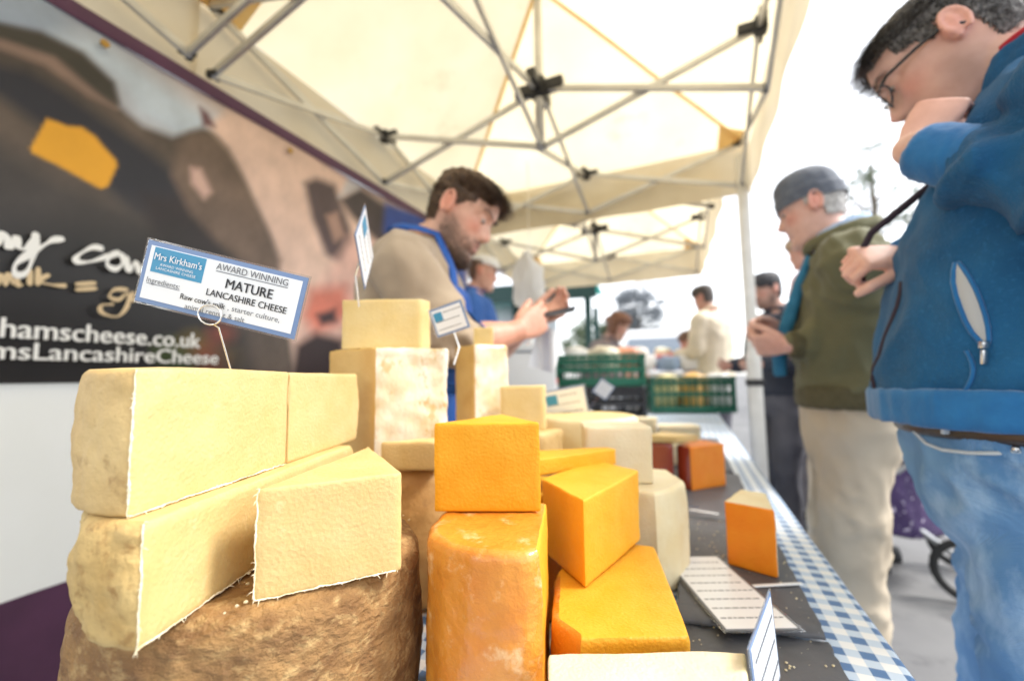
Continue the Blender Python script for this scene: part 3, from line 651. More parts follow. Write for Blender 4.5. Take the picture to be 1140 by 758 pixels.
    hubT, hubB = W(0, 0, zt+.01), W(0, 0, zb-.02)
    k_ = .965
    for k in range(4):
        p, q = C4[k], C4[(k+1) % 4]; M_ = ((p[0]+q[0])/2*k_, (p[1]+q[1])/2*k_)
        P_ = (p[0]*k_, p[1]*k_); Q_ = (q[0]*k_, q[1]*k_)
        mT, mB = W(*M_, zt), W(*M_, zb)
        for E_ in (P_, Q_):
            eT, eB = W(*E_, zt), W(*E_, zb); ofs = Vector(((M_[0])*.008, (M_[1])*.008, 0))
            bar(eT+ofs, mB+ofs); bar(eB-ofs, mT-ofs)
            cr = (eT+mB)/2; b = MB(); b.ball(cr, .013, 10); b.build('pivot', M_ALU, root, True, False)
        # to the hub
        sd_ = (mT-hubT).cross(Vector((0, 0, 1))).normalized()*.008
        bar(hubT+sd_, mB+sd_); bar(hubB-sd_, mT-sd_)
        b = MB(); b.ball((hubT+mB)/2, .013, 10); b.build('pivot', M_ALU, root, True, False)
        al = (W(*Q_, zt)-W(*P_, zt)).normalized(); inn = (hubT-mT).normalized()
        joint(mT, [al, -al, inn], .034); joint(mB, [al*.5, -al*.5, inn*.5], 0.014)
        eT, eB = W(*P_, zt), W(*P_, zb); R_ = C4[(k-1) % 4]; al2 = (W(R_[0], R_[1], zt)-W(p[0], p[1], zt)).normalized()
        joint(eT, [al, al2], .016); joint(eB, [al, al2], .014)
        if (legs if isinstance(legs, bool) else k in legs):
            P_ = (p[0]*(1.0 if p[0] < 0 else k_), P_[1])
            b = MB(); b.box(W(*P_, 1.25/1), .062, .062, 2.0-.5+.9, bev=.006); b.box(W(*P_, .62), .074, .074, 1.18, bev=.006); b.build('leg', M_ALU, root, 30, False)
            b = MB(); b.box(W(*P_, 1.02), .092, .092, .04, bev=.006); b.build('leg_clamp', M_JOINT, root, 30, False)
            b = MB(); b.box(W(*P_, .006), .09, .09, .012, bev=.003); b.build('foot_plate', M_ALU, root, 30, False)
    dirs = [Vector((c_, s_, 0)), Vector((-c_, -s_, 0)), Vector((-s_, c_, 0)), Vector((s_, -c_, 0))]
    joint(hubT, dirs, .05); joint(hubB, dirs, .012)
    b = MB(); b.tube([W(0, 0, zb-.03), W(0, 0, zp-.03)], .021, 12); b.build('mast', M_ALU, root, True)
    b = MB(); pts = [W(0, 0, 0)+Vector((.022*math.cos(t_), .022*math.sin(t_), zb+.02+.012*t_/6.28*1.6)) for t_ in np.linspace(0, 6.28*9, 120)]
    b.tube(pts, .003, 5); b.build('spring', M_ALU, root, True)
    return root
ZB, ZT, ZP = 2.2485, 2.53, 3.12
gazebo('cream gazebo over the seller with black centre hub in full view', -.647, 1.972, R(-1.0), 1.026, 1.036, ZB, ZT, ZP, 1, (2, 3), (1, 2, 3))
gazebo('cream gazebo farther off, seen under the valance behind the seller', -.80, 4.10, R(2), 1.0, 1.03, ZB-.03, ZT-.03, ZP, 2, (3,), (1, 2, 3))
gazebo('near cream gazebo of which only roof edge and bars show at the top left', -.655, -.11, R(-1), 1.026, 1.03, ZB, ZT, ZP, 3, (0, 1), (0, 1, 3))

# ------------------------------------------------------------------ printed banner on the left
BX = -1.62
def P2(px, py): v = ax(px, py, BX); return v.y, v.z
Y0, Y1 = .05, 3.0
BZ0, BZ1 = 1.072, 2.14
NY, NZ = 430, 150
Yg = np.linspace(Y0, Y1, NY); Zg = np.linspace(BZ0, BZ1, NZ)
YY, ZZ = np.meshgrid(Yg, Zg, indexing='ij')
Pw = np.stack([np.full_like(YY, BX), YY, ZZ-CAM_H], -1)
dd = Pw@FW; PX = 570+F_PX*(Pw@RI)/dd; PY = 379-F_PX*(Pw@UP)/dd
ok = dd > .05; PX = np.where(ok, PX, -2000); PY = np.where(ok, PY, 380)
PX = np.clip(PX, -1500, 2000)
def poly_mask(pts, feather):
    pts = np.array(pts, float); inside = np.zeros(PX.shape, bool); dist = np.full(PX.shape, 1e9)
    for i in range(len(pts)):
        a, b_ = pts[i], pts[(i+1) % len(pts)]
        cond = ((a[1] > PY) != (b_[1] > PY))
        xi = (b_[0]-a[0])*(PY-a[1])/((b_[1]-a[1]) if b_[1] != a[1] else 1e-9)+a[0]
        inside ^= cond & (PX < xi)
        ab = b_-a; t_ = np.clip(((PX-a[0])*ab[0]+(PY-a[1])*ab[1])/(ab@ab+1e-9), 0, 1)
        dist = np.minimum(dist, np.hypot(PX-a[0]-t_*ab[0], PY-a[1]-t_*ab[1]))
    s = np.where(inside, dist, -dist); return np.clip(.5+s/(2*feather), 0, 1)
def srgb(c): return np.array([(x/12.92 if x <= .04045 else ((x+.055)/1.055)**2.4) for x in c])
img = np.zeros(PX.shape+(3,)); t_ = np.clip((PX-60)/220, 0, 1)[..., None]
img[:] = srgb((.60, .66, .74))*(1-t_)+srgb((.80, .72, .68))*t_
rng = np.random.RandomState(4)
def fbm(s, seed=0, oct_=4):
    o = np.zeros(PX.shape); r_ = np.random.RandomState(seed)
    for k in range(oct_):
        for _ in range(5):
            a, b_, c_ = r_.randn(), r_.randn(), r_.rand()*6.28; o += np.sin((YY*a*1.2+ZZ*b_)*s*(2**k)+c_+1.3*np.sin((YY*b_-ZZ*a)*s*(2**k)*.7))*.22/(1.7**k)
    return o
N1, N2 = fbm(7, 1), fbm(16, 2)
def paint(pts, col, feather=6, op=1, var=.0):
    global img
    m_ = (poly_mask(pts, feather)*op)[..., None]; c = srgb(col)[None, None]*(1+var*(N1+.6*N2))[..., None]
    img = img*(1-m_)+c*m_
paint([(60, 40), (110, 40), (240, 130), (230, 152), (195, 158), (150, 130), (135, 100)], (.74, .80, .86), 14)
paint([(-900, 20), (0, 28), (45, 36), (92, 58), (128, 92), (134, 118), (160, 140), (192, 152), (225, 142), (250, 150), (292, 240), (318, 300), (330, 440), (-900, 440)], (.36, .32, .29), 5, 1, .18)
paint([(-900, 10), (0, 27), (45, 38), (90, 60), (126, 92), (133, 116), (112, 106), (65, 66), (0, 46)], (.25, .24, .22), 4)
paint([(-900, 40), (0, 44), (60, 64), (118, 112), (132, 122), (100, 108), (50, 74), (0, 56)], (.55, .47, .43), 4)
paint([(-900, 70), (0, 72), (30, 78), (70, 100), (110, 128), (170, 170), (235, 225), (250, 260), (150, 240), (60, 150), (0, 108)], (.14, .15, .20), 9)
paint([(-900, 150), (0, 160), (70, 200), (150, 230), (230, 290), (235, 440), (-900, 440)], (.25, .235, .235), 18, 1, .12)
paint([(160, 215), (240, 222), (300, 250), (312, 300), (260, 340), (200, 300), (170, 260)], (.17, .14, .16), 10, 1, .2)
# second cow: pale head with brown patches
paint([(232, 140), (256, 122), (300, 140), (352, 172), (392, 196), (420, 230), (420, 440), (330, 440), (318, 330), (300, 262), (275, 205), (250, 165)], (.86, .76, .71), 6, 1, .05)
paint([(198, 160), (212, 148), (232, 148), (252, 164), (268, 196), (288, 240), (312, 290), (300, 320), (262, 290), (215, 240), (192, 196)], (.42, .36, .32), 6, 1, .2)
paint([(212, 186), (224, 188), (236, 214), (228, 222), (214, 204)], (.82, .70, .66), 4, .8)
paint([(222, 118), (232, 126), (240, 142), (226, 140)], (.42, .3, .33), 3)
paint([(338, 204), (352, 198), (374, 206), (384, 236), (398, 276), (384, 298), (362, 284), (346, 244)], (.34, .29, .31), 5, 1, .2)
paint([(378, 222), (402, 208), (428, 226), (452, 244), (452, 300), (414, 262), (392, 240)], (.28, .25, .27), 5, 1, .15)
paint([(362, 240), (376, 236), (384, 262), (372, 270)], (.72, .6, .55), 4, .8)
paint([(392, 262), (440, 280), (452, 440), (360, 440), (330, 380), (352, 322)], (.84, .70, .66), 8, .9, .08)
paint([(345, 322), (385, 318), (392, 352), (352, 372), (336, 352)], (.80, .46, .38), 9, .9, .1)
paint([(328, 384), (352, 370), (384, 378), (384, 440), (318, 440)], (.20, .13, .13), 6)
paint([(352, 350), (374, 344), (376, 358), (358, 362)], (.24, .16, .18), 4)
paint([(430, 226), (446, 232), (520, 258), (520, 330), (448, 300), (428, 256)], (.20, .32, .62), 4)
paint([(392, 190), (412, 200), (398, 212), (378, 220)], (.75, .77, .80), 4, .8)
# dark text ground and the strip of grass
paint([(-900, 235), (60, 245), (210, 262), (262, 300), (270, 440), (-900, 440)], (.115, .115, .125), 22, .92)
for (x, y, s, c) in ((190, 392, 16, (.28, .34, .18)), (215, 382, 14, (.42, .36, .16)), (232, 400, 16, (.55, .30, .2)), (245, 372, 12, (.5, .26, .2)), (205, 405, 14, (.2, .27, .14)), (252, 396, 12, (.35, .3, .2))):
    paint([(x+s*math.cos(a)*1.3, y+s*math.sin(a)) for a in np.linspace(0, 6.28, 10)[:-1]], c, 9, .75, .3)
img *= (1+.10*N2[..., None]); img = np.clip(img, 0, 1)**1.08*np.array([1.02, .985, .97])
# the yellow ear tag
paint([(53, 132), (66, 136), (76, 140), (92, 141), (108, 152), (116, 162), (131, 178), (132, 185), (122, 207), (114, 210), (66, 184), (36, 170), (35, 164)], (.86, .62, .14), 2.2, 1, .06)
bl_ = thing('banner', 'printed stall banner with cow picture, white writing and purple edge along the left side', 'banner', (BX, 1.5, 1.07))
sag = lambda y, z: .006*math.sin(y*6)+.004*math.sin(z*9+y*3)
V = [(BX+sag(y, z), y, z) for y in Yg for z in Zg]
fs = [(i*NZ+j, (i+1)*NZ+j, (i+1)*NZ+j+1, i*NZ+j+1) for i in range(NY-1) for j in range(NZ-1)]
me = bpy.data.meshes.new('printed_panel'); me.from_pydata(V, [], fs); set_attr(me, 'print', np.clip(img, 0, 1).reshape(-1, 3))
M_PRINT = mat('vinyl_print', (1, 1, 1), rough=.42, attr='print', bump=.1, bscale=30, spec=.35)
mesh_obj('printed_panel', me, M_PRINT, bl_)
M_PURP = mat('purple_cloth', (.075, .022, .065), (.10, .03, .085), 8, .7, .3, 60, sheen=.3)
b = MB(); b.box((BX+.004, (Y0+Y1)/2, BZ1+.022), .008, Y1-Y0, .05, bev=.003); b.build('top_border', M_PURP, bl_, 30)
# writing
def on_banner(px, py, off=.016):
    y, z = P2(px, py); return Vector((BX+off, y, z))
M_BW = mat('banner_white', (.78, .78, .76), rough=.4); M_BG = mat('banner_gold', (.62, .47, .27), rough=.4)
NS = [0]
def stroke(mb, pts, r):
    NS[0] += 1
    P_ = [Vector((p[0], p[1], 0)) for p in pts]; out = []
    for i in range(len(P_)-1):
        p0, p1, p2, p3 = P_[max(i-1, 0)], P_[i], P_[i+1], P_[min(i+2, len(P_)-1)]
        for k in range(8):
            u = k/8; out.append(.5*((2*p1)+(p2-p0)*u+(2*p0-5*p1+4*p2-p3)*u*u+(3*p1-p0-3*p2+p3)*u**3))
    out.append(P_[-1]); w3 = [on_banner(p.x, p.y, .016+.0005*(NS[0] % 9)+.00006*i) for i, p in enumerate(out)]; vs_ = []
    for i, p in enumerate(w3):
        t_ = (w3[min(i+1, len(w3)-1)]-w3[max(i-1, 0)]).normalized(); s_ = t_.cross(Vector((1, 0, 0))).normalized()
        r_ = r*(.75+.35*math.sin(i*.35)) * (.6 if i in (0, len(w3)-1) else 1); vs_ += [p-s_*r_, p+s_*r_]
    mb.add(vs_, [(2*i, 2*i+1, 2*i+3, 2*i+2) for i in range(len(w3)-1)])
def Z2(pts): return [(x/2.707, 230+y/2.707) for x, y in pts]
mb = MB()
for s_ in ([(-45, 90), (-30, 80), (-22, 130)], [(-22, 120), (-5, 85), (12, 92), (18, 132)], [(40, 90), (44, 122), (66, 130), (92, 108), (98, 80)], [(98, 80), (92, 140), (72, 196), (40, 208), (34, 180), (70, 150), (120, 120), (150, 104), (182, 100)],
           [(302, 130), (268, 126), (224, 150), (222, 168), (262, 168), (320, 150)], [(352, 140), (322, 152), (312, 176), (336, 190), (358, 172), (352, 142)], [(368, 150), (378, 196), (398, 168), (412, 200), (438, 150)]):
    stroke(mb, Z2(s_), .0082)
mb.build('handwriting', M_BW, bl_, False)
mb = MB()
for s_ in ([(-20, 240), (-8, 208), (4, 240), (14, 206), (28, 238)], [(40, 212), (46, 240), (60, 236)], [(82, 190), (80, 240)], [(106, 184), (104, 240)], [(140, 206), (108, 226), (150, 238), (190, 240)], [(216, 236), (280, 232)], [(216, 252), (282, 248)],
           [(376, 252), (336, 252), (318, 272), (346, 282), (374, 262), (372, 300), (342, 332), (296, 322), (292, 300), (330, 296)], [(390, 258), (384, 284), (404, 280), (410, 258)], [(418, 258), (424, 284), (440, 268), (470, 256)]):
    stroke(mb, Z2(s_), .0055)
mb.build('handwriting', M_BG, bl_, False)
def banner_text(txt, full, px0, px1, py, h_px):
    """visible TXT spans px0..px1; FULL also carries the letters cropped by the picture's edge"""
    p0, p1 = on_banner(px0, py[0]), on_banner(px1, py[1]); z = (p0.z+p1.z)/2
    L_ = p1.y-p0.y; size = h_px
    o = text_mb([(full, 0, 0, size, 'RIGHT', .022, L_*len(full)/len(txt))], (BX+.015, p1.y, z), (0, 1, 0), (0, 0, 1), bl_, M_BW)
    return o
M_HALF = mat('url_white', (.66, .66, .66), rough=.4); 
banner_text('hamscheese.co.uk', 'hamscheese.co.uk', -4, 219, (379, 385), .074)
banner_text('msLancashireCheese', 'msLancashireCheese', -14, 240, (403, 403), .066)
# eyelets
b = MB()
for px, py in ((113, 51), (320, 169)):
    p = on_banner(px, py); b.tube([p, p+Vector((.006, 0, 0))], .012, 12)
b.build('eyelet', mat('brass', (.35, .22, .07), rough=.35, metal=.9), bl_, 30)

# ------------------------------------------------------------------ wall sheet under the banner
ws = thing('wall_sheet', 'white gazebo wall sheet with purple lower part hanging below the banner', 'sheet', (BX-.02, 1.5, 0))
M_SHEET = mat('white_pvc', (.82, .81, .75), (.85, .84, .79), 3, .5, .2, 8, bdist=.01, transl=.5)
def drape(name, z0, z1, mt, off, amp, y0=-.6, y1=3.0, seed=0):
    v = []; n1, n2 = 160, 14
    for i in range(n1):
        y = y0+(y1-y0)*i/(n1-1)
        for j in range(n2):
            z = z1+(z0-z1)*j/(n2-1); v.append((BX+off+amp*math.sin(y*11+2*math.sin(y*3+seed))*(.3+j/n2)+.01*nz((0, y, z), 4, seed), y, z))
    mb = MB(); mb.add(v, [(i*n2+j, (i+1)*n2+j, (i+1)*n2+j+1, i*n2+j+1) for i in range(n1-1) for j in range(n2-1)]); mb.build(name, mt, ws, True, False)
drape('white_panel', .50, 1.10, M_SHEET, -.03, .010)
drape('purple_panel', .03, .52, M_PURP, -.012, .014, seed=3)
# ------------------------------------------------------------------ people
def crom(xs, ys, x):
    xs = np.asarray(xs, float); ys = np.asarray(ys, float); d = np.gradient(ys, xs)
    i = np.clip(np.searchsorted(xs, x)-1, 0, len(xs)-2); h = xs[i+1]-xs[i]; t_ = np.clip((x-xs[i])/h, 0, 1)
    return (2*t_**3-3*t_**2+1)*ys[i]+(t_**3-2*t_**2+t_)*h*d[i]+(-2*t_**3+3*t_**2)*ys[i+1]+(t_**3-t_**2)*h*d[i+1]
HZ = [-.118, -.113, -.103, -.09, -.075, -.055, -.035, -.015, .0, .02, .04, .06, .08, .095, .107, .115, .119]
HF = [.070, .079, .0865, .0885, .0835, .087, .084, .083, .082, .081, .0885, .0885, .083, .074, .058, .038, .012]
HB = [.030, .010, -.010, -.028, -.046, -.066, -.079, -.087, -.092, -.097, -.0995, -.099, -.092, -.080, -.062, -.040, -.014]
HW = [.022, .031, .043, .052, .0575, .0625, .0665, .0695, .0715, .0735, .0755, .0755, .071, .062, .049, .033, .012]
def head_pt(z, th, nose=1.0, jaw=0.0):
    """head surface in head space (x forward, y left, z up, origin between the ears)"""
    f, b_, w_ = crom(HZ, HF, z), crom(HZ, HB, z), crom(HZ, HW, z)
    cx = (f+b_)/2; rx = (f-b_)/2; c, s = math.cos(th), math.sin(th); p = 2.25
    x = cx+rx*math.copysign(abs(c)**(2/p), c); y = w_*math.copysign(abs(s)**(2/p), s)
    if c > 0:
        nb = float(np.interp(z, [-.042, -.036, -.028, -.019, -.008, .006, .022, .034], [0, .006, .020, .029, .024, .017, .009, 0]))*nose
        sw = float(np.interp(z, [-.036, -.026, -.018, -.005, .02], [.013, .0155, .0135, .009, .0075]))
        x += nb*math.exp(-(y/sw)**2)
        x += .006*math.exp(-((z+.046)/.006)**2-(y/.020)**2)+.0065*math.exp(-((z+.062)/.006)**2-(y/.019)**2)-.004*math.exp(-((z+.0535)/.0026)**2-(y/.023)**2)
        x += .005*math.exp(-((z+.098)/.012)**2-(y/.018)**2)-.003*math.exp(-((z+.077)/.006)**2-(y/.02)**2)
        for sg in (-1, 1):
            x -= .013*math.exp(-((z-.017)/.011)**2-((y-sg*.033)/.016)**2)
            x += .0045*math.exp(-((z-.039)/.007)**2-((y-sg*.030)/.02)**2)
            x += .005*math.exp(-((z+.006)/.014)**2-((y-sg*.046)/.014)**2)
    return x, y, z
class Head:
    def __init__(s, c, yaw, pitch, roll=0, scale=1.0):
        f = Vector((math.cos(yaw)*math.cos(pitch), math.sin(yaw)*math.cos(pitch), -math.sin(pitch)))
        l = Vector((-math.sin(yaw), math.cos(yaw), 0)); u = f.cross(l)
        l2 = l*math.cos(roll)+u*math.sin(roll); u2 = -l*math.sin(roll)+u*math.cos(roll)
        s.c = Vector(c); s.f, s.l, s.u, s.s = f, l2, u2, scale
    def w(s, p): return s.c+(s.f*p[0]+s.l*p[1]+s.u*p[2])*s.s
    def inv(s, co):
        d = co-np.array(s.c); return np.stack([d@np.array(s.f), d@np.array(s.l), d@np.array(s.u)], 1)/s.s
def head_geom(mb, H, nose=1.0, ear=1.0):
    nt_, zs = 72, np.concatenate([[-.118, -.1165, -.114], np.linspace(-.109, .1, 74), [.105, .109, .113, .116, .118, .119]])
    v = []
    for z in zs:
        for k in range(nt_): v.append(H.w(head_pt(z, 2*math.pi*k/nt_, nose)))
    f = [(i*nt_+k, i*nt_+(k+1) % nt_, (i+1)*nt_+(k+1) % nt_, (i+1)*nt_+k) for i in range(len(zs)-1) for k in range(nt_)]
    f += [tuple(reversed(range(nt_))), tuple((len(zs)-1)*nt_+k for k in range(nt_))]
    mb.add(v, f)
    for sg in (-1, 1):      # upper lids, lowered
        mb.ball(H.w((.0672, sg*.033, .0180)), .0134*H.s, 18)
        mb.ball(H.w((.0662, sg*.033, .0085)), .0112*H.s, 14)
    for sg in (-1, 1):      # ears: curled rim, inner bowl and lobe
        def E(a, b_, o): return H.w((-.010-.35*b_*.25+a, sg*(.071+o), b_))
        rim = []
        for t_ in np.linspace(-70, 230, 22):
            rim.append(E(-.004-.017*math.cos(R(t_))*ear*-1*-1-.004, .008+.030*math.sin(R(t_))*ear, .011+.004*math.cos(R(t_-180))))
        mb.tube(rim, [.0042*H.s]*len(rim), 8)
        bowl = [E(-.004, .024, .006), E(-.006, .010, .004), E(-.002, -.010, .005), E(.002, -.020, .008)]
        mb.tube(bowl, [.008*H.s, .011*H.s, .008*H.s, .006*H.s], 8)
        mb.tube([E(.006, .014, .004), E(.008, .0, .006), E(.006, -.010, .006)], [.005*H.s]*3, 8)
def hand_geom(mb, wrist, d, n, side, curls, thumb=(35, 25), s=1.0, spread=4, fore=None, fore_r=(.042, .036, .027)):
    """palm, four unequal fingers, thumb.  d: towards the fingers, n: out of the palm's inner face, side: +1 thumb on d x n"""
    wr = Vector(wrist); d = Vector(d).normalized(); n = Vector(n); n = (n-d*n.dot(d)).normalized(); t = d.cross(n)*side
    secs = [(wr-d*.012*s, t, n, .026*s, .019*s, .019*s), (wr+d*.012*s, t, n, .029*s, .018*s, .017*s), (wr+d*.04*s, t, n, .038*s, .0165*s, .014*s), (wr+d*.07*s, t, n, .041*s, .0145*s, .013*s), (wr+d*.092*s, t, n, .040*s, .011*s, .011*s), (wr+d*.098*s, t, n, .036*s, .007*s, .007*s)]
    mb.loft(secs, 20)
    mb.tube([wr+d*.015*s+t*.018*s+n*.006*s, wr+d*.05*s+t*.028*s+n*.01*s], [.017*s, .015*s], 10)
    for i, (off, ln, r_) in enumerate(((.0295, .070, .0088), (.010, .078, .0092), (-.0098, .073, .0088), (-.0285, .058, .0078))):
        c = curls[i]; a = R(spread*(1.5-i)); dd = (d*math.cos(a)+t*math.sin(a)).normalized(); nn = n.copy()
        p = wr+d*(.092-.004*abs(i-1.2))*s+t*off*s; pts = [p-dd*.02*s, p]; ang = 0
        for k, fr in enumerate((.45, .31, .24)):
            ang += R(c[k]); q = dd*math.cos(ang)+nn*math.sin(ang)
            m_ = p+q*ln*fr*s; pts += [p.lerp(m_, .5), m_]; p = m_
        rr = [r_*1.08*s, r_*1.1*s, r_*.95*s, r_*1.0*s, r_*.86*s, r_*.92*s, r_*.8*s, r_*.62*s]
        mb.tube(pts, rr, 10)
    a, b_ = R(thumb[0]), R(thumb[1]); dd = (d*math.cos(a)+t*math.sin(a)).normalized()
    p0 = wr+d*.022*s+t*.026*s+n*.006*s; p1 = p0+(dd+n*.25).normalized()*.042*s
    d2 = (dd*math.cos(b_)+(n*.75-t*.5).normalized()*math.sin(b_)).normalized(); p2 = p1+d2*.033*s
    d3 = (dd*math.cos(b_*1.8)+(n*.75-t*.5).normalized()*math.sin(b_*1.8)).normalized(); p3 = p2+d3*.027*s
    mb.tube([p0, p1, p1.lerp(p2, .5), p2, p2.lerp(p3, .6), p3], [.0145*s, .0112*s, .0105*s, .0108*s, .0095*s, .0065*s], 10)
    if fore is not None:
        fe = Vector(fore); ax_ = (wr-fe).normalized()
        mb.tube([fe, fe.lerp(wr, .25), fe.lerp(wr, .55), fe.lerp(wr, .85), wr+d*.01*s], [fore_r[0], fore_r[0]*1.04, fore_r[1], fore_r[2]*1.04, fore_r[2]], 18)
M_SKIN = mat('skin', (1, 1, 1), (.90, .86, .84), 40, .48, .35, 320, sss=.12, sssr=(.012, .005, .003), attr='tint', bdist=.0006, spec=.4)
def skin_tint(me, H, base, stub=0.0, red=1.0, hands=(), lips=(.52, .22, .19)):
    co = get_co(me); q = H.inv(co); x, y, z = q[:, 0], q[:, 1], q[:, 2]
    col = np.tile(np.array(base), (len(co), 1)); near = (np.abs(z) < .16) & (np.abs(x) < .16) & (np.abs(y) < .12)
    def g(cx, cy, cz, sx, sy, sz): return np.exp(-((x-cx)/sx)**2-((np.abs(y)-cy)/sy)**2-((z-cz)/sz)**2)*near
    def mix(m_, c):
        nonlocal col; col = col*(1-m_[:, None])+np.array(c)*m_[:, None]
    redc = np.array(base)*np.array([1.0, .70, .66])
    mix(.75*red*g(.06, .045, -.012, .04, .022, .022), redc); mix(.7*red*g(.115, 0, -.018, .02, .016, .016), redc); mix(.85*red*np.clip(g(-.015, .085, .005, .03, .02, .04), 0, 1), redc)
    if stub:
        m_ = np.clip(g(.07, 0, -.085, .06, .075, .034)+g(.09, 0, -.04, .03, .03, .008)+g(.015, .065, -.06, .03, .02, .045), 0, 1)*stub
        mix(m_, (.16, .10, .075))
    mix(.85*np.clip(g(.09, 0, -.046, .03, .021, .005)+g(.09, 0, -.061, .03, .02, .0055), 0, 1), lips)
    mix(.8*g(.09, 0, -.0535, .03, .024, .0022), (.18, .07, .06))
    mix(.55*g(.10, .0085, -.0315, .02, .005, .003), (.22, .09, .07))
    mix(.35*g(.07, .033, .012, .03, .018, .012), np.array(base)*np.array([.78, .62, .6]))
    for h in hands:
        d_ = np.linalg.norm(co-np.array(h), axis=1); mix(.45*np.exp(-(d_/.09)**2), redc)
    set_attr(me, 'tint', col)
def hair_mesh(H, region, n, length, comb, width=.0011, seed=0, lift=.25, curl=.15):
    """strands rooted on the head; region(x,y,z)->probability, comb(p)->direction in head space"""
    rn = random.Random(seed); v = []; f = []; done = 0; tries = 0
    while done < n and tries < n*30:
        tries += 1
        z = rn.uniform(-.12, .1188); th = rn.uniform(-math.pi, math.pi)
        if z > .08 and rn.random() > .75: pass
        p = Vector(head_pt(z, th)); pr = region(p.x, p.y, p.z)
        if rn.random() > pr: continue
        nr = Vector((p.x*.9, p.y*1.2, p.z+.02)).normalized(); d0 = Vector(comb(p)).normalized()
        d_ = (nr*lift+d0+Vector((rn.gauss(0, curl), rn.gauss(0, curl), rn.gauss(0, curl)))).normalized()
        L_ = length(p)*rn.uniform(.6, 1.15); side = d_.cross(nr).normalized(); pts = [p-nr*.002]; q = p.copy()
        for k in range(4):
            d_ = (d_+d0*.35-nr*.10*k*.5).normalized(); q = q+d_*L_/4
            rad = (q.x/.098)**2*.9+(q.y/.078)**2+(q.z/.118)**2
            pts.append(q.copy())
        o = len(v); wd = width*rn.uniform(.7, 1.4)
        for k, q_ in enumerate(pts):
            ww = wd*(1-.8*k/4); v += [H.w(q_-side*ww), H.w(q_+side*ww)]
        f += [(o+2*k, o+2*k+1, o+2*k+3, o+2*k+2) for k in range(4)]
        done += 1
    return v, f
def hair_cap(H, region, off, seed=0, nt_=150, nz_=120, topmul=1.0, thr=.5, rough=.0025):
    """thick shell over the scalp, uneven outside"""
    zs = np.linspace(-.118, .119, nz_); V = {}; v = []; f = []
    def pt(i, k):
        if (i, k) in V: return V[(i, k)]
        z = zs[i]; p = Vector(head_pt(z, 2*math.pi*k/nt_)); nr = Vector((p.x*.9, p.y*1.2, p.z+.02)).normalized()
        e = min(1, max(0, (region(p.x, p.y, p.z)-.2)/.6)); o_ = off(p)*e+.0004
        q = p+nr*(o_+rough*e*(nz((p.x, p.y, p.z), 90, seed)+.8*nz((p.x*.6, p.y*2, p.z*2), 45, seed+2)))
        V[(i, k)] = len(v); v.append(H.w(q)); return V[(i, k)]
    for i in range(nz_-1):
        for k in range(nt_):
            z = (zs[i]+zs[i+1])/2; p = head_pt(z, 2*math.pi*(k+.5)/nt_)
            if region(*p) > thr*.4: f.append((pt(i, k), pt(i, (k+1) % nt_), pt(i+1, (k+1) % nt_), pt(i+1, k)))
    f.append(tuple(pt(nz_-1, k) for k in range(nt_)))
    return v, f
def sstep(a, b_, x): t_ = min(1, max(0, (x-a)/(b_-a))); return t_*t_*(3-2*t_)
def short_hair(x, y, z, front=.066, nape=-.055):
    """1 where short male hair grows"""
    ay = abs(y)
    hl = front-.018*sstep(.02, .05, ay) if x > .03 else None
    if x > .045: return sstep(hl-.006, hl+.004, z)
    if x > -.004: # temple and sideburn in front of the ear
        lim = .040-.026*sstep(.035, .005, x); return sstep(lim-.004, lim+.006, z)
    if x > -.035: return sstep(.030, .042, z) if ay > .05 and z < .05 else (1.0 if z > .03 else sstep(-.03-.5*(x+.004), -.02-.5*(x+.004), z)*(1 if x < -.022 else 0))
    return sstep(nape, nape+.012, z)
M_EYEW = mat('eye_white', (.42, .39, .36), rough=.15, coat=.6); M_IRIS = mat('iris', (.06, .05, .045), rough=.1, coat=.8)
def eyes(H, body, gaze=-.25):
    for sg in (-1, 1):
        c = H.w((.0685, sg*.033, .0165)); b = MB(); b.ball(c, .0118*H.s, 16); e = b.build('eye', M_EYEW, body, True)
        g_ = (H.f+H.u*gaze).normalized(); b = MB(); b.ball(c+g_*.0092*H.s, .0052*H.s, 12, (1, 1, 1)); b.build('iris', M_IRIS, e, True)
def brows(H, body, m_, w_=.0011, n=160, seed=1):
    rn = random.Random(seed); v = []; f = []
    for sg in (-1, 1):
        for _ in range(n):
            t_ = rn.random(); y = sg*(.012+.040*t_); z = .036+.008*math.sin(t_*2.3)+rn.uniform(-.0035, .0035)-.004*t_
            x = head_pt(z, math.atan2(y, .09))[0]; th = math.atan2(y/.0745, .95)
            best = min((head_pt(z, a) for a in np.linspace(0, sg*1.3, 24)), key=lambda p: abs(p[1]-y)); p = Vector(best)+Vector((.0008, 0, 0))
            d_ = Vector((.25, sg*.9, rn.uniform(-.1, .5))).normalized(); L_ = rn.uniform(.006, .010); s_ = d_.cross(Vector((1, 0, 0))).normalized()*w_
            o = len(v); v += [H.w(p-s_), H.w(p+s_), H.w(p+d_*L_+Vector((.0012, 0, 0)))]; f.append((o, o+1, o+2))
    mb = MB(); mb.add(v, f); mb.build('eyebrows', m_, body, False, False)
def frame_(yaw):
    return Vector((math.cos(yaw), math.sin(yaw), 0)), Vector((-math.sin(yaw), math.cos(yaw), 0)), Vector((0, 0, 1))
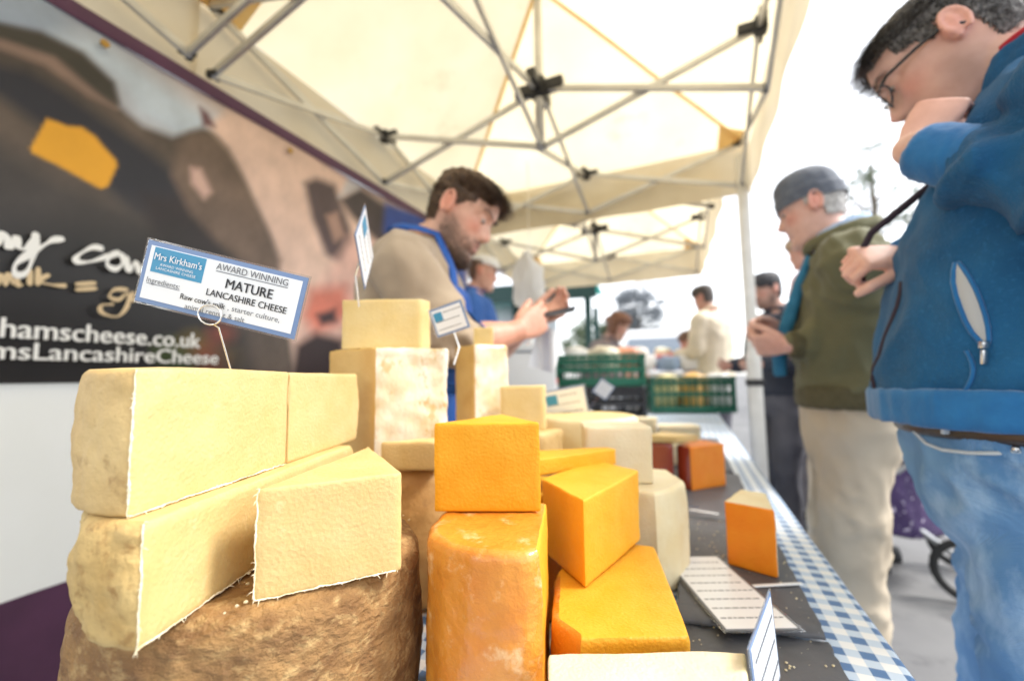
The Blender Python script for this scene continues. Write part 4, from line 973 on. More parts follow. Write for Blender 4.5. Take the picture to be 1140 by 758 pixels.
def torso_secs(hip, neck, yaw, Hs, off=0, belly=0, bust=0, lean_side=0, zlo=0, zhi=1, wide=1.0, chest=1.0, hunch=.02):
    """elliptic sections from hip (crotch height) up to the neck base; belly grows the front"""
    f, l, u = frame_(yaw); hip = Vector(hip); neck = Vector(neck)
    T = [(0, .135, .10, .11), (.06, .165, .115, .125), (.17, .178, .118, .125), (.30, .165, .112, .105), (.42, .160, .112, .102), (.55, .168, .118, .108), (.68, .183, .125, .115), (.79, .194, .118, .115), (.87, .190, .10, .105), (.93, .150, .078, .088), (.97, .100, .064, .072), (1.0, .068, .060, .062)]
    B = [0, .25, .65, 1.0, 1.0, .8, .45, .2, .05, 0, 0, 0]
    out = []
    for (t_, w_, fr, bk), bb in zip(T, B):
        if t_ < zlo-1e-6 or t_ > zhi+1e-6: continue
        c = hip.lerp(neck, t_); bend = math.sin(min(1, t_)*math.pi)*hunch
        c = c-f*bend
        out.append((c, l, f, (w_*wide+bb*belly*.35)*Hs+off, (fr*chest+bb*belly)*Hs+off, bk*Hs*chest+off*1.0))
    return out
def limb(mb, pts, rs, n=18):
    """smooth tapering limb through joints"""
    P_ = [Vector(p) for p in pts]; out = []; ro = []
    for i in range(len(P_)-1):
        p0, p1, p2, p3 = P_[max(i-1, 0)], P_[i], P_[i+1], P_[min(i+2, len(P_)-1)]
        for k in range(6):
            u = k/6; lin = p1.lerp(p2, u); cr = .5*((2*p1)+(p2-p0)*u+(2*p0-5*p1+4*p2-p3)*u*u+(3*p1-p0-3*p2+p3)*u**3)
            out.append(lin.lerp(cr, .6)); ro.append(rs[i]+(rs[i+1]-rs[i])*u)
    out.append(P_[-1]); ro.append(rs[-1])
    mb.tube(out, ro, n)
    mb.ball(P_[0], rs[0]*.99, 14); mb.ball(P_[-1], rs[-1]*.97, 14)
def folds(mb, pts, rs, n, tube=.012, tilt=.5, seed=0, arc=(110, 240), face=None):
    """rolls of slack cloth lying round a limb: tapering part-rings sunk into the sleeve or trouser leg"""
    rn = random.Random(seed); P_ = [Vector(p) for p in pts]; L_ = [(P_[i+1]-P_[i]).length for i in range(len(P_)-1)]; T_ = sum(L_)
    for k in range(n):
        s_ = T_*(k+.5+rn.uniform(-.3, .3))/n; i = 0
        while i < len(L_)-1 and s_ > L_[i]: s_ -= L_[i]; i += 1
        u = s_/L_[i]; c = P_[i].lerp(P_[i+1], u); r_ = rs[i]+(rs[i+1]-rs[i])*u; d = (P_[i+1]-P_[i]).normalized()
        a = d.orthogonal().normalized() if face is None else (Vector(face)-d*d.dot(Vector(face))).normalized(); b_ = d.cross(a)
        mid = rn.uniform(-70, 70) if face is not None else rn.uniform(0, 360); sp = rn.uniform(*arc); tl = rn.uniform(-tilt, tilt); cv = rn.uniform(-.25, .25); m_ = 16; q = []; rr = []
        for j in range(m_+1):
            t_ = j/m_; th = R(mid+sp*(t_-.5)); w_ = math.sin(math.pi*t_)**.6
            q.append(c+(a*math.cos(th)+b_*math.sin(th))*(r_-tube*.55+tube*.35*w_)+d*(tl*r_*math.sin(R(sp*(t_-.5)))+cv*r_*math.cos(R(sp*(t_-.5))*1.3))); rr.append(tube*(.25+.75*w_)*rn.uniform(.9, 1.1))
        mb.tube(q, rr, 8)
def arm_pts(sh, el, wr): return [sh, Vector(sh).lerp(Vector(el), .5), el, Vector(el).lerp(Vector(wr), .45), wr]
def leg_pts(hip, kn, an): return [hip, Vector(hip).lerp(Vector(kn), .5), kn, Vector(kn).lerp(Vector(an), .4), an]
def cloth_obj(name, mb, m_, parent, voxel=.008, smooth=6, wr=(.004, 14), seed=0, stretch=(1, 1, .7), extra=None, fac=.5):
    me = solid(mb.mesh(name, True), voxel, smooth, fac)
    if wr[0]: wrinkle(me, wr[0], wr[1], seed, stretch)
    if extra: extra(me)
    return mesh_obj(name, me, m_, parent)
def band(mb, c, l, f, ru, rf, rb, h_, up, n=40, thick=.006, p=2.3):
    """closed ribbed band round the body"""
    secs = []
    for dz, o in ((-h_/2, -.004), (-h_/2+.004, thick), (h_/2-.004, thick), (h_/2, -.004)):
        secs.append((Vector(c)+Vector(up)*dz, l, f, ru+o, rf+o, rb+o))
    mb.loft(secs, n, p=p)
def shoe(mb, an, yaw, s=1.0):
    f, l, u = frame_(yaw); a = Vector((an[0], an[1], 0))
    secs = []
    for t_, w_, h_ in ((-.09, .02, .05), (-.08, .034, .085), (-.03, .038, .10), (.03, .040, .085), (.09, .046, .06), (.14, .044, .045), (.175, .03, .03), (.185, .01, .02)):
        c = a+f*t_*s+u*(h_/2+.002); secs.append((c, l, u, w_*s, h_/2, h_/2))
    mb.loft(secs, 18, p=2.6)
def person_root(mb_list, label, H=None, tint=None, voxels=(.0075,), group=None, hair_=None):
    """joins the body pieces, each remeshed at its own fineness, into the one body mesh"""
    V = []; Fs = []; n = 0
    for mb, vx, sm in mb_list:
        me = solid(mb.mesh('b', True), vx, sm); co = get_co(me); V.append(co)
        for p in me.polygons: Fs.append([i+n for i in p.vertices])
        n += len(co)
    me = bpy.data.meshes.new('person'); me.from_pydata([tuple(v) for c in V for v in c], [], Fs); me.update()
    if tint: tint(me)
    o = mesh_obj('person', me, M_SKIN); tag(o, label, 'person', group); return o
def neck_geom(mb, H, base, r=.058):
    a = H.w((-.022, 0, -.02)); b_ = H.w((-.018, 0, -.075)); base = Vector(base)
    mb.tube([a, b_, b_.lerp(base, .5), base, base-Vector((0, 0, .03))], [r*.93*H.s, r*.98*H.s, r*.98*H.s, r*1.1*H.s, r*1.35*H.s], 22)

# ---- man in the blue fleece, tasting, at the right
def blue_man():
    yaw = R(158); f, l, u = frame_(yaw)
    base = Vector((.505, .93, 0)); Hs = 1.04
    H = Head(at(1062, 66, .735), R(151), R(30), R(3), 1.02)
    hip = base+u*.82; neck = H.w((-.045, 0, -.125)); 
    shL = hip.lerp(neck, .84)+l*.20-f*.01; shR = hip.lerp(neck, .84)-l*.20-f*.0
    wrL = at(1016, 166, .655); elL = Vector((.50, .61, 1.20))
    wrR = at(1018, 285, .78); elR = hip.lerp(neck, .42)-l*.30+f*.02
    hdL = (at(1022, 122, .675)-wrL)
    trunk = MB(); trunk.loft(torso_secs(hip, neck, yaw, Hs, -.008, .085, hunch=.03), 28)
    hips = [hip+l*s_*.095+u*.03 for s_ in (1, -1)]
    kn = [base+l*.10+u*.49+f*.01, base-l*.12+u*.49+f*.05]; an = [base+l*.11+u*.08-f*.04, base-l*.14+u*.08+f*.03]
    for i in (0, 1): limb(trunk, leg_pts(hips[i], kn[i], an[i]), [.088, .078, .056, .052, .036])
    for an_ in an: trunk.ball(an_-u*.02, .035)
    limb(trunk, arm_pts(shL, elL, wrL), [.055, .05, .042, .038, .028]); limb(trunk, arm_pts(shR, elR, wrR), [.055, .05, .042, .038, .028])
    hd = MB(); head_geom(hd, H, 1.0, .86); neck_geom(hd, H, neck, .062)
    hL = MB(); hand_geom(hL, wrL, RIv*.50+UPv*.85-FWv*.10, (FWv*.55+RIv*.75-UPv*.2), -1, [(62, 85, 50), (66, 88, 52), (70, 88, 52), (72, 85, 50)], (28, 40), .84, 2, fore=wrL.lerp(elL, .4))
    hR = MB(); hand_geom(hR, wrR, (f*.8+l*.55+u*.02), (-l*.5+f*.5-u*.75), 1, [(58, 75, 40), (62, 80, 45), (64, 80, 45), (66, 75, 40)], (30, 30), .98, 2, fore=wrR.lerp(elR, .4))
    body = person_root([(trunk, .010, 4), (hd, .0032, 3), (hL, .0026, 3), (hR, .0026, 3)], 'man in a bright blue fleece and jeans holding his fist to his mouth', tint=lambda me: skin_tint(me, H, (.74, .49, .41), .62, 1.0, (wrL+hdL.normalized()*.08, wrR+f*.08)))
    eyes(H, body, -.5)
    M_H = mat('dark_greying_hair', (.022, .02, .02), (.26, .25, .245), 260, .5, stretch=(1, 1, .5), ramp=(.4, .75))
    brows(H, body, M_H)
    reg = lambda x, y, z: short_hair(x, y, z, .084, -.06)
    v, fc = hair_cap(H, reg, lambda p: .003+.006*sstep(.04, .1, p.z), 3)
    mb = MB(); mb.add(v, fc)
    v, fc = hair_mesh(H, reg, 8500, lambda p: .014+.03*sstep(.03, .09, p.z), lambda p: (.45, .25, -.25) if p.z > .06 else (-.5, 0, -.8), .0006, 5, .6, .22)
    mb.add(v, fc); mb.build('hair', M_H, body, False, False)
    # glasses
    M_GL = mat('spectacle_frame', (.03, .03, .035), rough=.25); M_LENS = mat('spectacle_lens', (.9, .93, .95), rough=.03, trans=.95, alpha=.25)
    fr = MB()
    for sg in (-1, 1):
        pts = [H.w((.095-.10*abs(.026*math.cos(t_))-.004*abs(math.cos(t_))*0-(.010 if sg*math.cos(t_) > 0 else 0)*abs(math.cos(t_)), sg*.033+.026*math.cos(t_), .008+.018*math.sin(t_))) for t_ in np.linspace(0, 2*math.pi, 26)]
        fr.tube(pts, .0017, 6)
        fr.tube([H.w((.088, sg*.060, .017)), H.w((.075, sg*.073, .018)), H.w((.03, sg*.079, .017)), H.w((-.008, sg*.081, .014)), H.w((-.022, sg*.080, -.008))], .0030, 6)
    fr.tube([H.w((.096, -.008, .011)), H.w((.101, 0, .013)), H.w((.096, .008, .011))], .0016, 6)
    g_ = thing_part('glasses', fr, M_GL, body)
    for sg in (-1, 1):
        b = MB(); b.loft([(H.w((.099, sg*.033, .008)), H.l, H.u, .025, .017, .017), (H.w((.1005, sg*.033, .008)), H.l, H.u, .025, .017, .017)], 24, p=2); b.build('lens', M_LENS, g_, True)
    # fleece
    M_FL = mat('blue_fleece', (.003, .072, .185), (.008, .108, .26), 9, .95, .6, 260, sheen=.08, bdist=.004, c3=(.02, .15, .33), s3=160, t3=(.55, .8))
    M_RIB = mat('blue_rib', (.005, .115, .32), (.009, .145, .38), 30, .85, .5, 120, sheen=.25)
    mb = MB(); mb.loft(torso_secs(hip+u*.0, neck+u*.01, yaw, Hs, .018, .105, zlo=.29, zhi=.97, hunch=.03, wide=.93), 40)
    sh0 = hip.lerp(neck, .90)
    slv = MB(); limb(slv, [hip.lerp(neck, .88)+l*.14-u*.01, shL+u*.002, shL.lerp(elL, .5), elL, elL.lerp(wrL, .42), wrL.lerp(elL, .30)], [.070, .080, .078, .074, .067, .052]); folds(slv, [shL.lerp(elL, .3), elL, wrL.lerp(elL, .30)], [.080, .075, .058], 9, .017, .7, 4, (120, 230), -FWv+UPv*.2)
    limb(mb, [hip.lerp(neck, .88)-l*.12, shR+u*.005, shR.lerp(elR, .5), elR, elR.lerp(wrR, .42), wrR.lerp(elR, .10)], [.085, .086, .080, .072, .062, .047])
    def sleeve(me):
        co = get_co(me); no = get_no(me); d_ = np.zeros(len(co)); axv = np.array((wrL-elL).normalized()); rel = co-np.array(elL); s_ = rel@axv
        rad = np.linalg.norm(rel-s_[:, None]*axv, axis=1); m_ = np.exp(-(rad/.13)**4)*np.clip((s_+.12)/.1, 0, 1)*np.clip(((wrL-elL).length*.78-s_)/.06, 0, 1)
        d_ += .010*m_*(.6-1.6*np.abs(np.sin(s_*48+5*nz_arr(co, 6)))**.7); set_co(me, co+no*d_[:, None])
    fl = cloth_obj('fleece_jacket', mb, M_FL, body, .0075, 4, (.010, 12), 3, (1, 1, .8))
    cloth_obj('sleeve', slv, M_FL, fl, .007, 4, (.008, 13), 6, (1, 1, 1), sleeve)
    hemc = torso_secs(hip, neck, yaw, Hs, .022, .105, hunch=.03)[3]
    b = MB(); band(b, hemc[0]-u*.012, l, f, hemc[3]+.004, hemc[4]+.002, hemc[5]+.004, .055, u, 60, -.001); cloth_obj('hem_band', b, M_RIB, fl, .006, 4, (.002, 30), 2, (1, 1, .1))
    for wr, el, a_, b0 in ((wrL, elL, .32, .03), (wrR, elR, .10, -.08)):
        b = MB(); p0, p1 = wr.lerp(el, a_+.06), wr.lerp(el, b0)
        b.tube([p0, p0.lerp(p1, .15), p0.lerp(p1, .9), p1], [.044, .045, .041, .034], 28); cloth_obj('cuff', b, M_RIB, fl, .005, 3, (.0015, 40), 4)
    # collar, red lining inside
    M_RED = mat('red_lining', (.42, .015, .03), rough=.8)
    cb = MB(); n_ = 36; pts = []
    for k in range(n_+1):
        th = R(-155+310*k/n_)+math.pi
        o = (-f*math.cos(th)*.080*-1*-1 + l*math.sin(th)*.078)
        pts.append((neck+o+u*(.012+.022*math.cos(th)*-1*-1)-f*.004))
    for i in range(3): pass
    cb.tube([p+u*.012 for p in pts], .012, 8); cb.tube([p-u*.012 for p in pts], .014, 8); cb.tube([p+u*.034 for p in pts], .009, 8); cb.tube([p+u*.024 for p in pts], .010, 8); cb.tube([p+u*.0 for p in pts], .013, 8)
    cloth_obj('collar', cb, M_FL, fl, .005, 4, (.002, 20), 5)
    lb = MB(); lb.tube([p+u*.045+(neck-p)*.06 for p in pts], .0075, 8); lb.tube([p+u*.026+(neck-p)*.14 for p in pts], .006, 8); lb.build('collar_lining', M_RED, fl, True)
    # slanted pocket with pale lining and zip pull, on his left front
    pz = [at(1070, 296, .60), at(1077, 316, .592), at(1086, 340, .588), at(1096, 366, .588), at(1101, 382, .590)]
    snap = snapper(fl)
    M_PK = mat('pocket_lining', (.42, .44, .45), rough=.8); M_ZIP = mat('zip_steel', (.62, .63, .64), rough=.25, metal=1)
    lp = MB(); rp_ = []
    pz = [snap(p, .003) for p in pz]
    cl_ = [(1066, 292), (1068, 300), (1071, 312), (1076, 326), (1081, 340), (1086, 354), (1091, 367), (1096, 378), (1099, 384)]; wd_ = [1, 5, 9, 11, 11.5, 11, 9, 5, 1]; vv_ = []
    for (px, py), w_ in zip(cl_, wd_):
        for k in (-1, -.5, 0, .5, 1): vv_.append(snap(at(px+k*w_, py-k*w_*.3, .6), .0012+.002*(1-k*k)))
    lp.add(vv_, [(i*5+j, i*5+j+1, (i+1)*5+j+1, (i+1)*5+j) for i in range(8) for j in range(4)]); lp.build('pocket', M_PK, fl, True, False)
    zb = MB(); zb.tube([vv_[i*5+4] for i in range(9)], .0028, 6); zb.tube([vv_[i*5] for i in range(9)], .0035, 6); zb.build('pocket_zip', M_RIB, fl, True)
    zq = snap(at(1098, 398, .59), .006); zp = MB(); zp.box(zq, .008, .004, .020, RIv, -FWv, UPv, bev=.002); zp.box(zq+UPv*.016, .011, .006, .010, RIv, -FWv, UPv, bev=.002); zp.build('zip_pull', M_ZIP, fl, 30)
    sm_ = MB(); sp_ = [snap(at(1076+8*math.sin(i*.5), 390+i*7, .59), .001) for i in range(10)]; sm_.tube(sp_, .0028, 6); sm_.build('seam', M_RIB, fl, True)
    # open front edge, dark lining and maroon zip tape, on the belly
    ed = MB(); ep = [snap_far(fl, at(968+i*1.6+(6 if i > 6 else 0), 318+i*13, .72), f) for i in range(11)]
    M_DK = mat('dark_lining', (.03, .02, .035), rough=.8)
    ed.tube(ep, .0042, 8); ed.build('front_zip', M_DK, fl, True)
    st = MB(); a_ = wrR+f*.075+l*.03
    st.tube([neck+f*.10+l*.02-u*.10, a_+u*.05-f*.02, a_+u*.01, a_-u*.05], .0065, 8); st.build('bag_strap', M_DK, body, True)
    # jeans
    M_JN = mat('blue_denim', (.085, .215, .42), (.20, .37, .58), 7, .85, .5, 300, c3=(.36, .52, .70), s3=9, t3=(.52, .72), btype='weave', bdist=.001, stretch=(1, 1, .55))
    mb = MB(); mb.loft(torso_secs(hip-u*.02, neck, yaw, Hs, .014, .07, zlo=0, zhi=.31), 36)
    for i in (0, 1): limb(mb, leg_pts(hips[i]-u*.01, kn[i], an[i]+u*.0), [.104, .098, .079, .074, .072])
    for i in (0, 1): folds(mb, leg_pts(hips[i]-u*.12, kn[i], an[i]), [.100, .098, .080, .075, .073], 13, .013, .8, 30+i, (80, 170), -FWv)
    jn = cloth_obj('jeans', mb, M_JN, body, .0085, 4, (.010, 13), 8, (.8, .8, 1.1))
    M_ST = mat('pale_stitching', (.50, .56, .60), rough=.8); M_BELT = mat('dark_belt', (.03, .02, .018), rough=.4, coat=.3)
    bs = torso_secs(hip-u*.02, neck, yaw, Hs, .014, .07)[3]
    b = MB(); band(b, bs[0]-u*.030, l, f, bs[3]+.002, bs[4]+.002, bs[5]+.002, .024, u, 60, .002); cloth_obj('belt', b, M_BELT, jn, .004, 2, (0, 0))
    sn = snapper(jn)
    sb = MB(); pk = [sn(at(px, py, .68), .001) for px, py in ((1015, 468), (1020, 482), (1032, 494), (1050, 501), (1080, 504), (1110, 504), (1136, 502))]; sb.tube(pk, .0028, 6)
    sb.build('pocket_seam', M_ST, jn, True)
    lo = MB(); q_ = sn(at(1056, 466, .68), .006); lo.box(q_, .012, .005, .045, RIv, -FWv, UPv, bev=.002); lo.build('belt_loop', M_ST, jn, 30)
    rv = MB(); rv.ball(sn(at(1130, 500, .68), .002), .0045, 10); rv.build('rivet', M_ZIP, jn, True)
    M_SH = mat('brown_leather', (.10, .06, .035), rough=.5)
    for i, a in enumerate(an): b = MB(); shoe(b, a, yaw+R(8 if i == 0 else -8), 1.05); b.build('shoe', M_SH, body, True)
RIv, UPv, FWv = Vector(RI), Vector(UP), Vector(FW)
def nz_arr(co, s, seed=0): return np.array([nz(p, s, seed) for p in co])
def thing_part(name, mb, m_, parent): return mb.build(name, m_, parent, True)
from mathutils.bvhtree import BVHTree
def tree_of(o):
    me = o.data; return BVHTree.FromPolygons([v.co.copy() for v in me.vertices], [list(p.vertices) for p in me.polygons])
def snapper(o):
    """puts a sewn-on detail onto the cloth: nearest hit seen along the given point's own line of sight"""
    t_ = tree_of(o)
    def s(p, off=0.0):
        d = (Vector(p)-Vector(CAM)).normalized(); h = t_.ray_cast(Vector(CAM), d)
        if h[0] is None: h2 = t_.find_nearest(Vector(p)); return h2[0]+h2[1]*off
        n_ = h[1] if h[1].dot(d) < 0 else -h[1]
        return h[0]+n_*off
    return s
def snap_far(o, p, f):
    t_ = tree_of(o); h = t_.ray_cast(Vector(p)+f*.4, -f); return h[0] if h[0] is not None else Vector(p)
blue_man()

# ---- older man with the beanie and green jacket
def green_man():
    yaw = R(172); f, l, u = frame_(yaw); base = Vector((.455, 1.70, 0)); Hs = 1.0
    H = Head(at(903, 236, 1.40), R(166), R(15), R(0), .95)
    hip = base+u*.80; neck = H.w((-.045, 0, -.125))
    shL = hip.lerp(neck, .83)+l*.195; shR = hip.lerp(neck, .83)-l*.195
    elL = at(952, 378, 1.30); wrL = at(878, 384, 1.33); elR = hip.lerp(neck, .42)-l*.25; wrR = at(868, 368, 1.46)
    trunk = MB(); trunk.loft(torso_secs(hip, neck, yaw, Hs, -.008, .03, hunch=.035), 24)
    hips = [hip+l*s_*.09+u*.03 for s_ in (1, -1)]; kn = [base+l*.09+u*.47+f*.02, base-l*.10+u*.47+f*.04]; an = [base+l*.10+u*.08+f*.03, base-l*.10+u*.08+f*.08]
    for i in (0, 1): limb(trunk, leg_pts(hips[i], kn[i], an[i]), [.085, .075, .055, .05, .036])
    limb(trunk, arm_pts(shL, elL, wrL), [.052, .048, .04, .036, .027]); limb(trunk, arm_pts(shR, elR, wrR), [.052, .048, .04, .036, .027])
    hd = MB(); head_geom(hd, H, 1.15, 1.1); neck_geom(hd, H, neck, .057)
    hL = MB(); hand_geom(hL, wrL, f*.95+u*.05-l*.35, -l*.8+u*.5, -1, [(40, 55, 30), (45, 60, 35), (50, 60, 35), (55, 60, 35)], (30, 25), 1, 3, fore=wrL.lerp(elL, .3))
    hR = MB(); hand_geom(hR, wrR, f*.9+l*.4+u*.1, l*.7-u*.4, 1, [(45, 60, 35), (50, 60, 35), (55, 60, 35), (60, 60, 35)], (30, 25), 1, 3, fore=wrR.lerp(elR, .3))
    body = person_root([(trunk, .012, 4), (hd, .0042, 3), (hL, .0036, 3), (hR, .0036, 3)], 'older man in a grey beanie and olive green jacket with beige trousers', tint=lambda me: skin_tint(me, H, (.74, .48, .40), .0, 1.2, (wrL, wrR)))
    eyes(H, body, -.5)
    M_GH = mat('grey_hair', (.42, .41, .40), (.6, .59, .57), 60, .6); brows(H, body, M_GH, n=90)
    reg = lambda x, y, z: (1.0 if (x < -.015 and -.045 < z < .06 and not (abs(y) > .06 and x > -.03)) or (-.015 <= x < .012 and .01 < z < .05 and abs(y) > .05) else 0)
    mb = MB(); v, fc = hair_mesh(H, reg, 1500, lambda p: .018, lambda p: (-.6, 0, -.7), .0011, 8, .5); mb.add(v, fc)
    v, fc = hair_cap(H, lambda x, y, z: reg(x, y, z), lambda p: .006, 6); mb.add(v, fc); mb.build('hair', M_GH, body, False, False)
    # beanie
    M_BN = mat('grey_knit', (.085, .10, .135), (.13, .15, .185), 30, .9, .8, 130, sheen=.3, bdist=.003)
    zs = np.linspace(.030, .119, 24); v = []; n_ = 64
    for i, z in enumerate(zs):
        for k in range(n_):
            th = 2*math.pi*k/n_; p = Vector(head_pt(max(z, .04), th, 0)); r_ = Vector((p.x, p.y, 0)); t_ = (z-.03)/.089
            tip = -.018*math.cos(th)*(1 if math.cos(th) < 0 else .3)*0
            r2 = r_*(1+.05*(1-t_*.2)) if r_.length else r_
            zz = z+.022*t_+.018*math.exp(-((t_-.55)/.4)**2)*.6-(.018 if math.cos(th) < -.2 else 0)*(1-t_)+.012*t_
            rib = .0008*math.sin(k*8); fold = .004 if t_ < .28 else 0
            r2 = r2+r_.normalized()*(fold+rib)
            v.append(H.w((r2.x-.004, r2.y, zz)))
    fcs = [(i*n_+k, i*n_+(k+1) % n_, (i+1)*n_+(k+1) % n_, (i+1)*n_+k) for i in range(len(zs)-1) for k in range(n_)]
    fcs.append(tuple((len(zs)-1)*n_+k for k in range(n_)))
    mb = MB(); mb.add(v, fcs); mb.build('beanie', M_BN, body, True)
    M_GJ = mat('olive_jacket', (.11, .107, .054), (.15, .145, .075), 5, .85, .35, 200, sheen=.05)
    M_GR = mat('olive_rib', (.075, .066, .032), (.10, .088, .045), 50, .9, .6, 150)
    M_SHIRT = mat('pale_blue_shirt', (.36, .50, .72), rough=.8); M_BAG = mat('teal_strap', (.02, .16, .30), (.03, .2, .36), 20, .8)
    mb = MB(); mb.loft(torso_secs(hip, neck, yaw, Hs, .018, .045, zlo=.29, zhi=.965, hunch=.035, chest=.88), 32)
    limb(mb, [hip.lerp(neck, .87)+l*.11, shL, shL.lerp(elL, .5), elL, elL.lerp(wrL, .45), wrL.lerp(elL, .10)], [.08, .084, .08, .074, .066, .046])
    limb(mb, [hip.lerp(neck, .87)-l*.11, shR, shR.lerp(elR, .5), elR, elR.lerp(wrR, .45), wrR.lerp(elR, .10)], [.08, .084, .08, .074, .066, .046])
    folds(mb, [shL.lerp(elL, .2), elL, wrL.lerp(elL, .3)], [.083, .074, .058], 8, .016, .7, 14, (110, 220), -FWv)
    jk = cloth_obj('jacket', mb, M_GJ, body, .010, 3, (.013, 11), 11, (1, 1, .8))
    hs = torso_secs(hip, neck, yaw, Hs, .018, .045, hunch=.035, chest=.88)[3]
    b = MB(); band(b, hs[0]-u*.01, l, f, hs[3], hs[4], hs[5], .07, u, 48, .004); cloth_obj('hem_band', b, M_GR, jk, .008, 3, (.002, 25), 2, (1, 1, .1))
    for wr, el in ((wrL, elL), (wrR, elR)):
        b = MB(); p0, p1 = wr.lerp(el, .24), wr.lerp(el, .0); b.tube([p0, p0.lerp(p1, .2), p0.lerp(p1, .9), p1], [.045, .046, .042, .036], 24); cloth_obj('cuff', b, M_GR, jk, .006, 3, (.0015, 40), 4)
    # shirt collar and jacket collar
    cb = MB(); lo = MB()
    for off, r_, tgt, rr in ((.020, .074, cb, .010), (.006, .078, cb, .012), (.034, .070, cb, .008), (-.004, .094, lo, .014), (.012, .092, lo, .012)):
        pts = [neck+f*math.cos(R(a))*r_+l*math.sin(R(a))*r_*.95+u*(off-.026*math.cos(R(a))) for a in np.linspace(-165, 165, 34)]
        tgt.tube(pts, rr, 8)
    # collar opens at the throat
    cloth_obj('shirt_collar', cb, M_SHIRT, body, .006, 3, (.001, 30), 6); cloth_obj('collar', lo, M_GJ, jk, .007, 4, (.002, 20), 7)
    sp = MB(); fr_ = [hip.lerp(neck, t_)+f*(.235-.09*max(0, t_-.5)/.4)*Hs*(.86 if t_ > .8 else .90)-f*.035+l*.03 for t_ in (.93, .8, .65, .5, .38)]
    sp.tube([p for p in fr_], [.014, .018, .020, .022, .020], 12); cloth_obj('blue_front', sp, M_BAG, body, .007, 3, (.004, 14), 2)
    M_CH = mat('beige_chino', (.44, .36, .26), (.52, .44, .33), 5, .85, .3, 220)
    mb = MB(); mb.loft(torso_secs(hip-u*.02, neck, yaw, Hs, .010, .03, zlo=0, zhi=.36, chest=.88), 32)
    for i in (0, 1): limb(mb, leg_pts(hips[i], kn[i], an[i]-u*.01), [.094, .090, .078, .075, .072])
    for i in (0, 1): folds(mb, leg_pts(hips[i]-u*.05, kn[i], an[i]-u*.01), [.091, .089, .078, .075, .072], 11, .011, .9, 40+i, (80, 170), -FWv)
    cloth_obj('trousers', mb, M_CH, body, .010, 4, (.010, 11), 13, (1, 1, .6))
    M_SH = mat('black_shoe', (.03, .03, .03), rough=.5)
    for i, a in enumerate(an): b = MB(); shoe(b, a, yaw, 1.0); b.build('shoe', M_SH, body, True)
    # the small thing in his fingers
green_man()

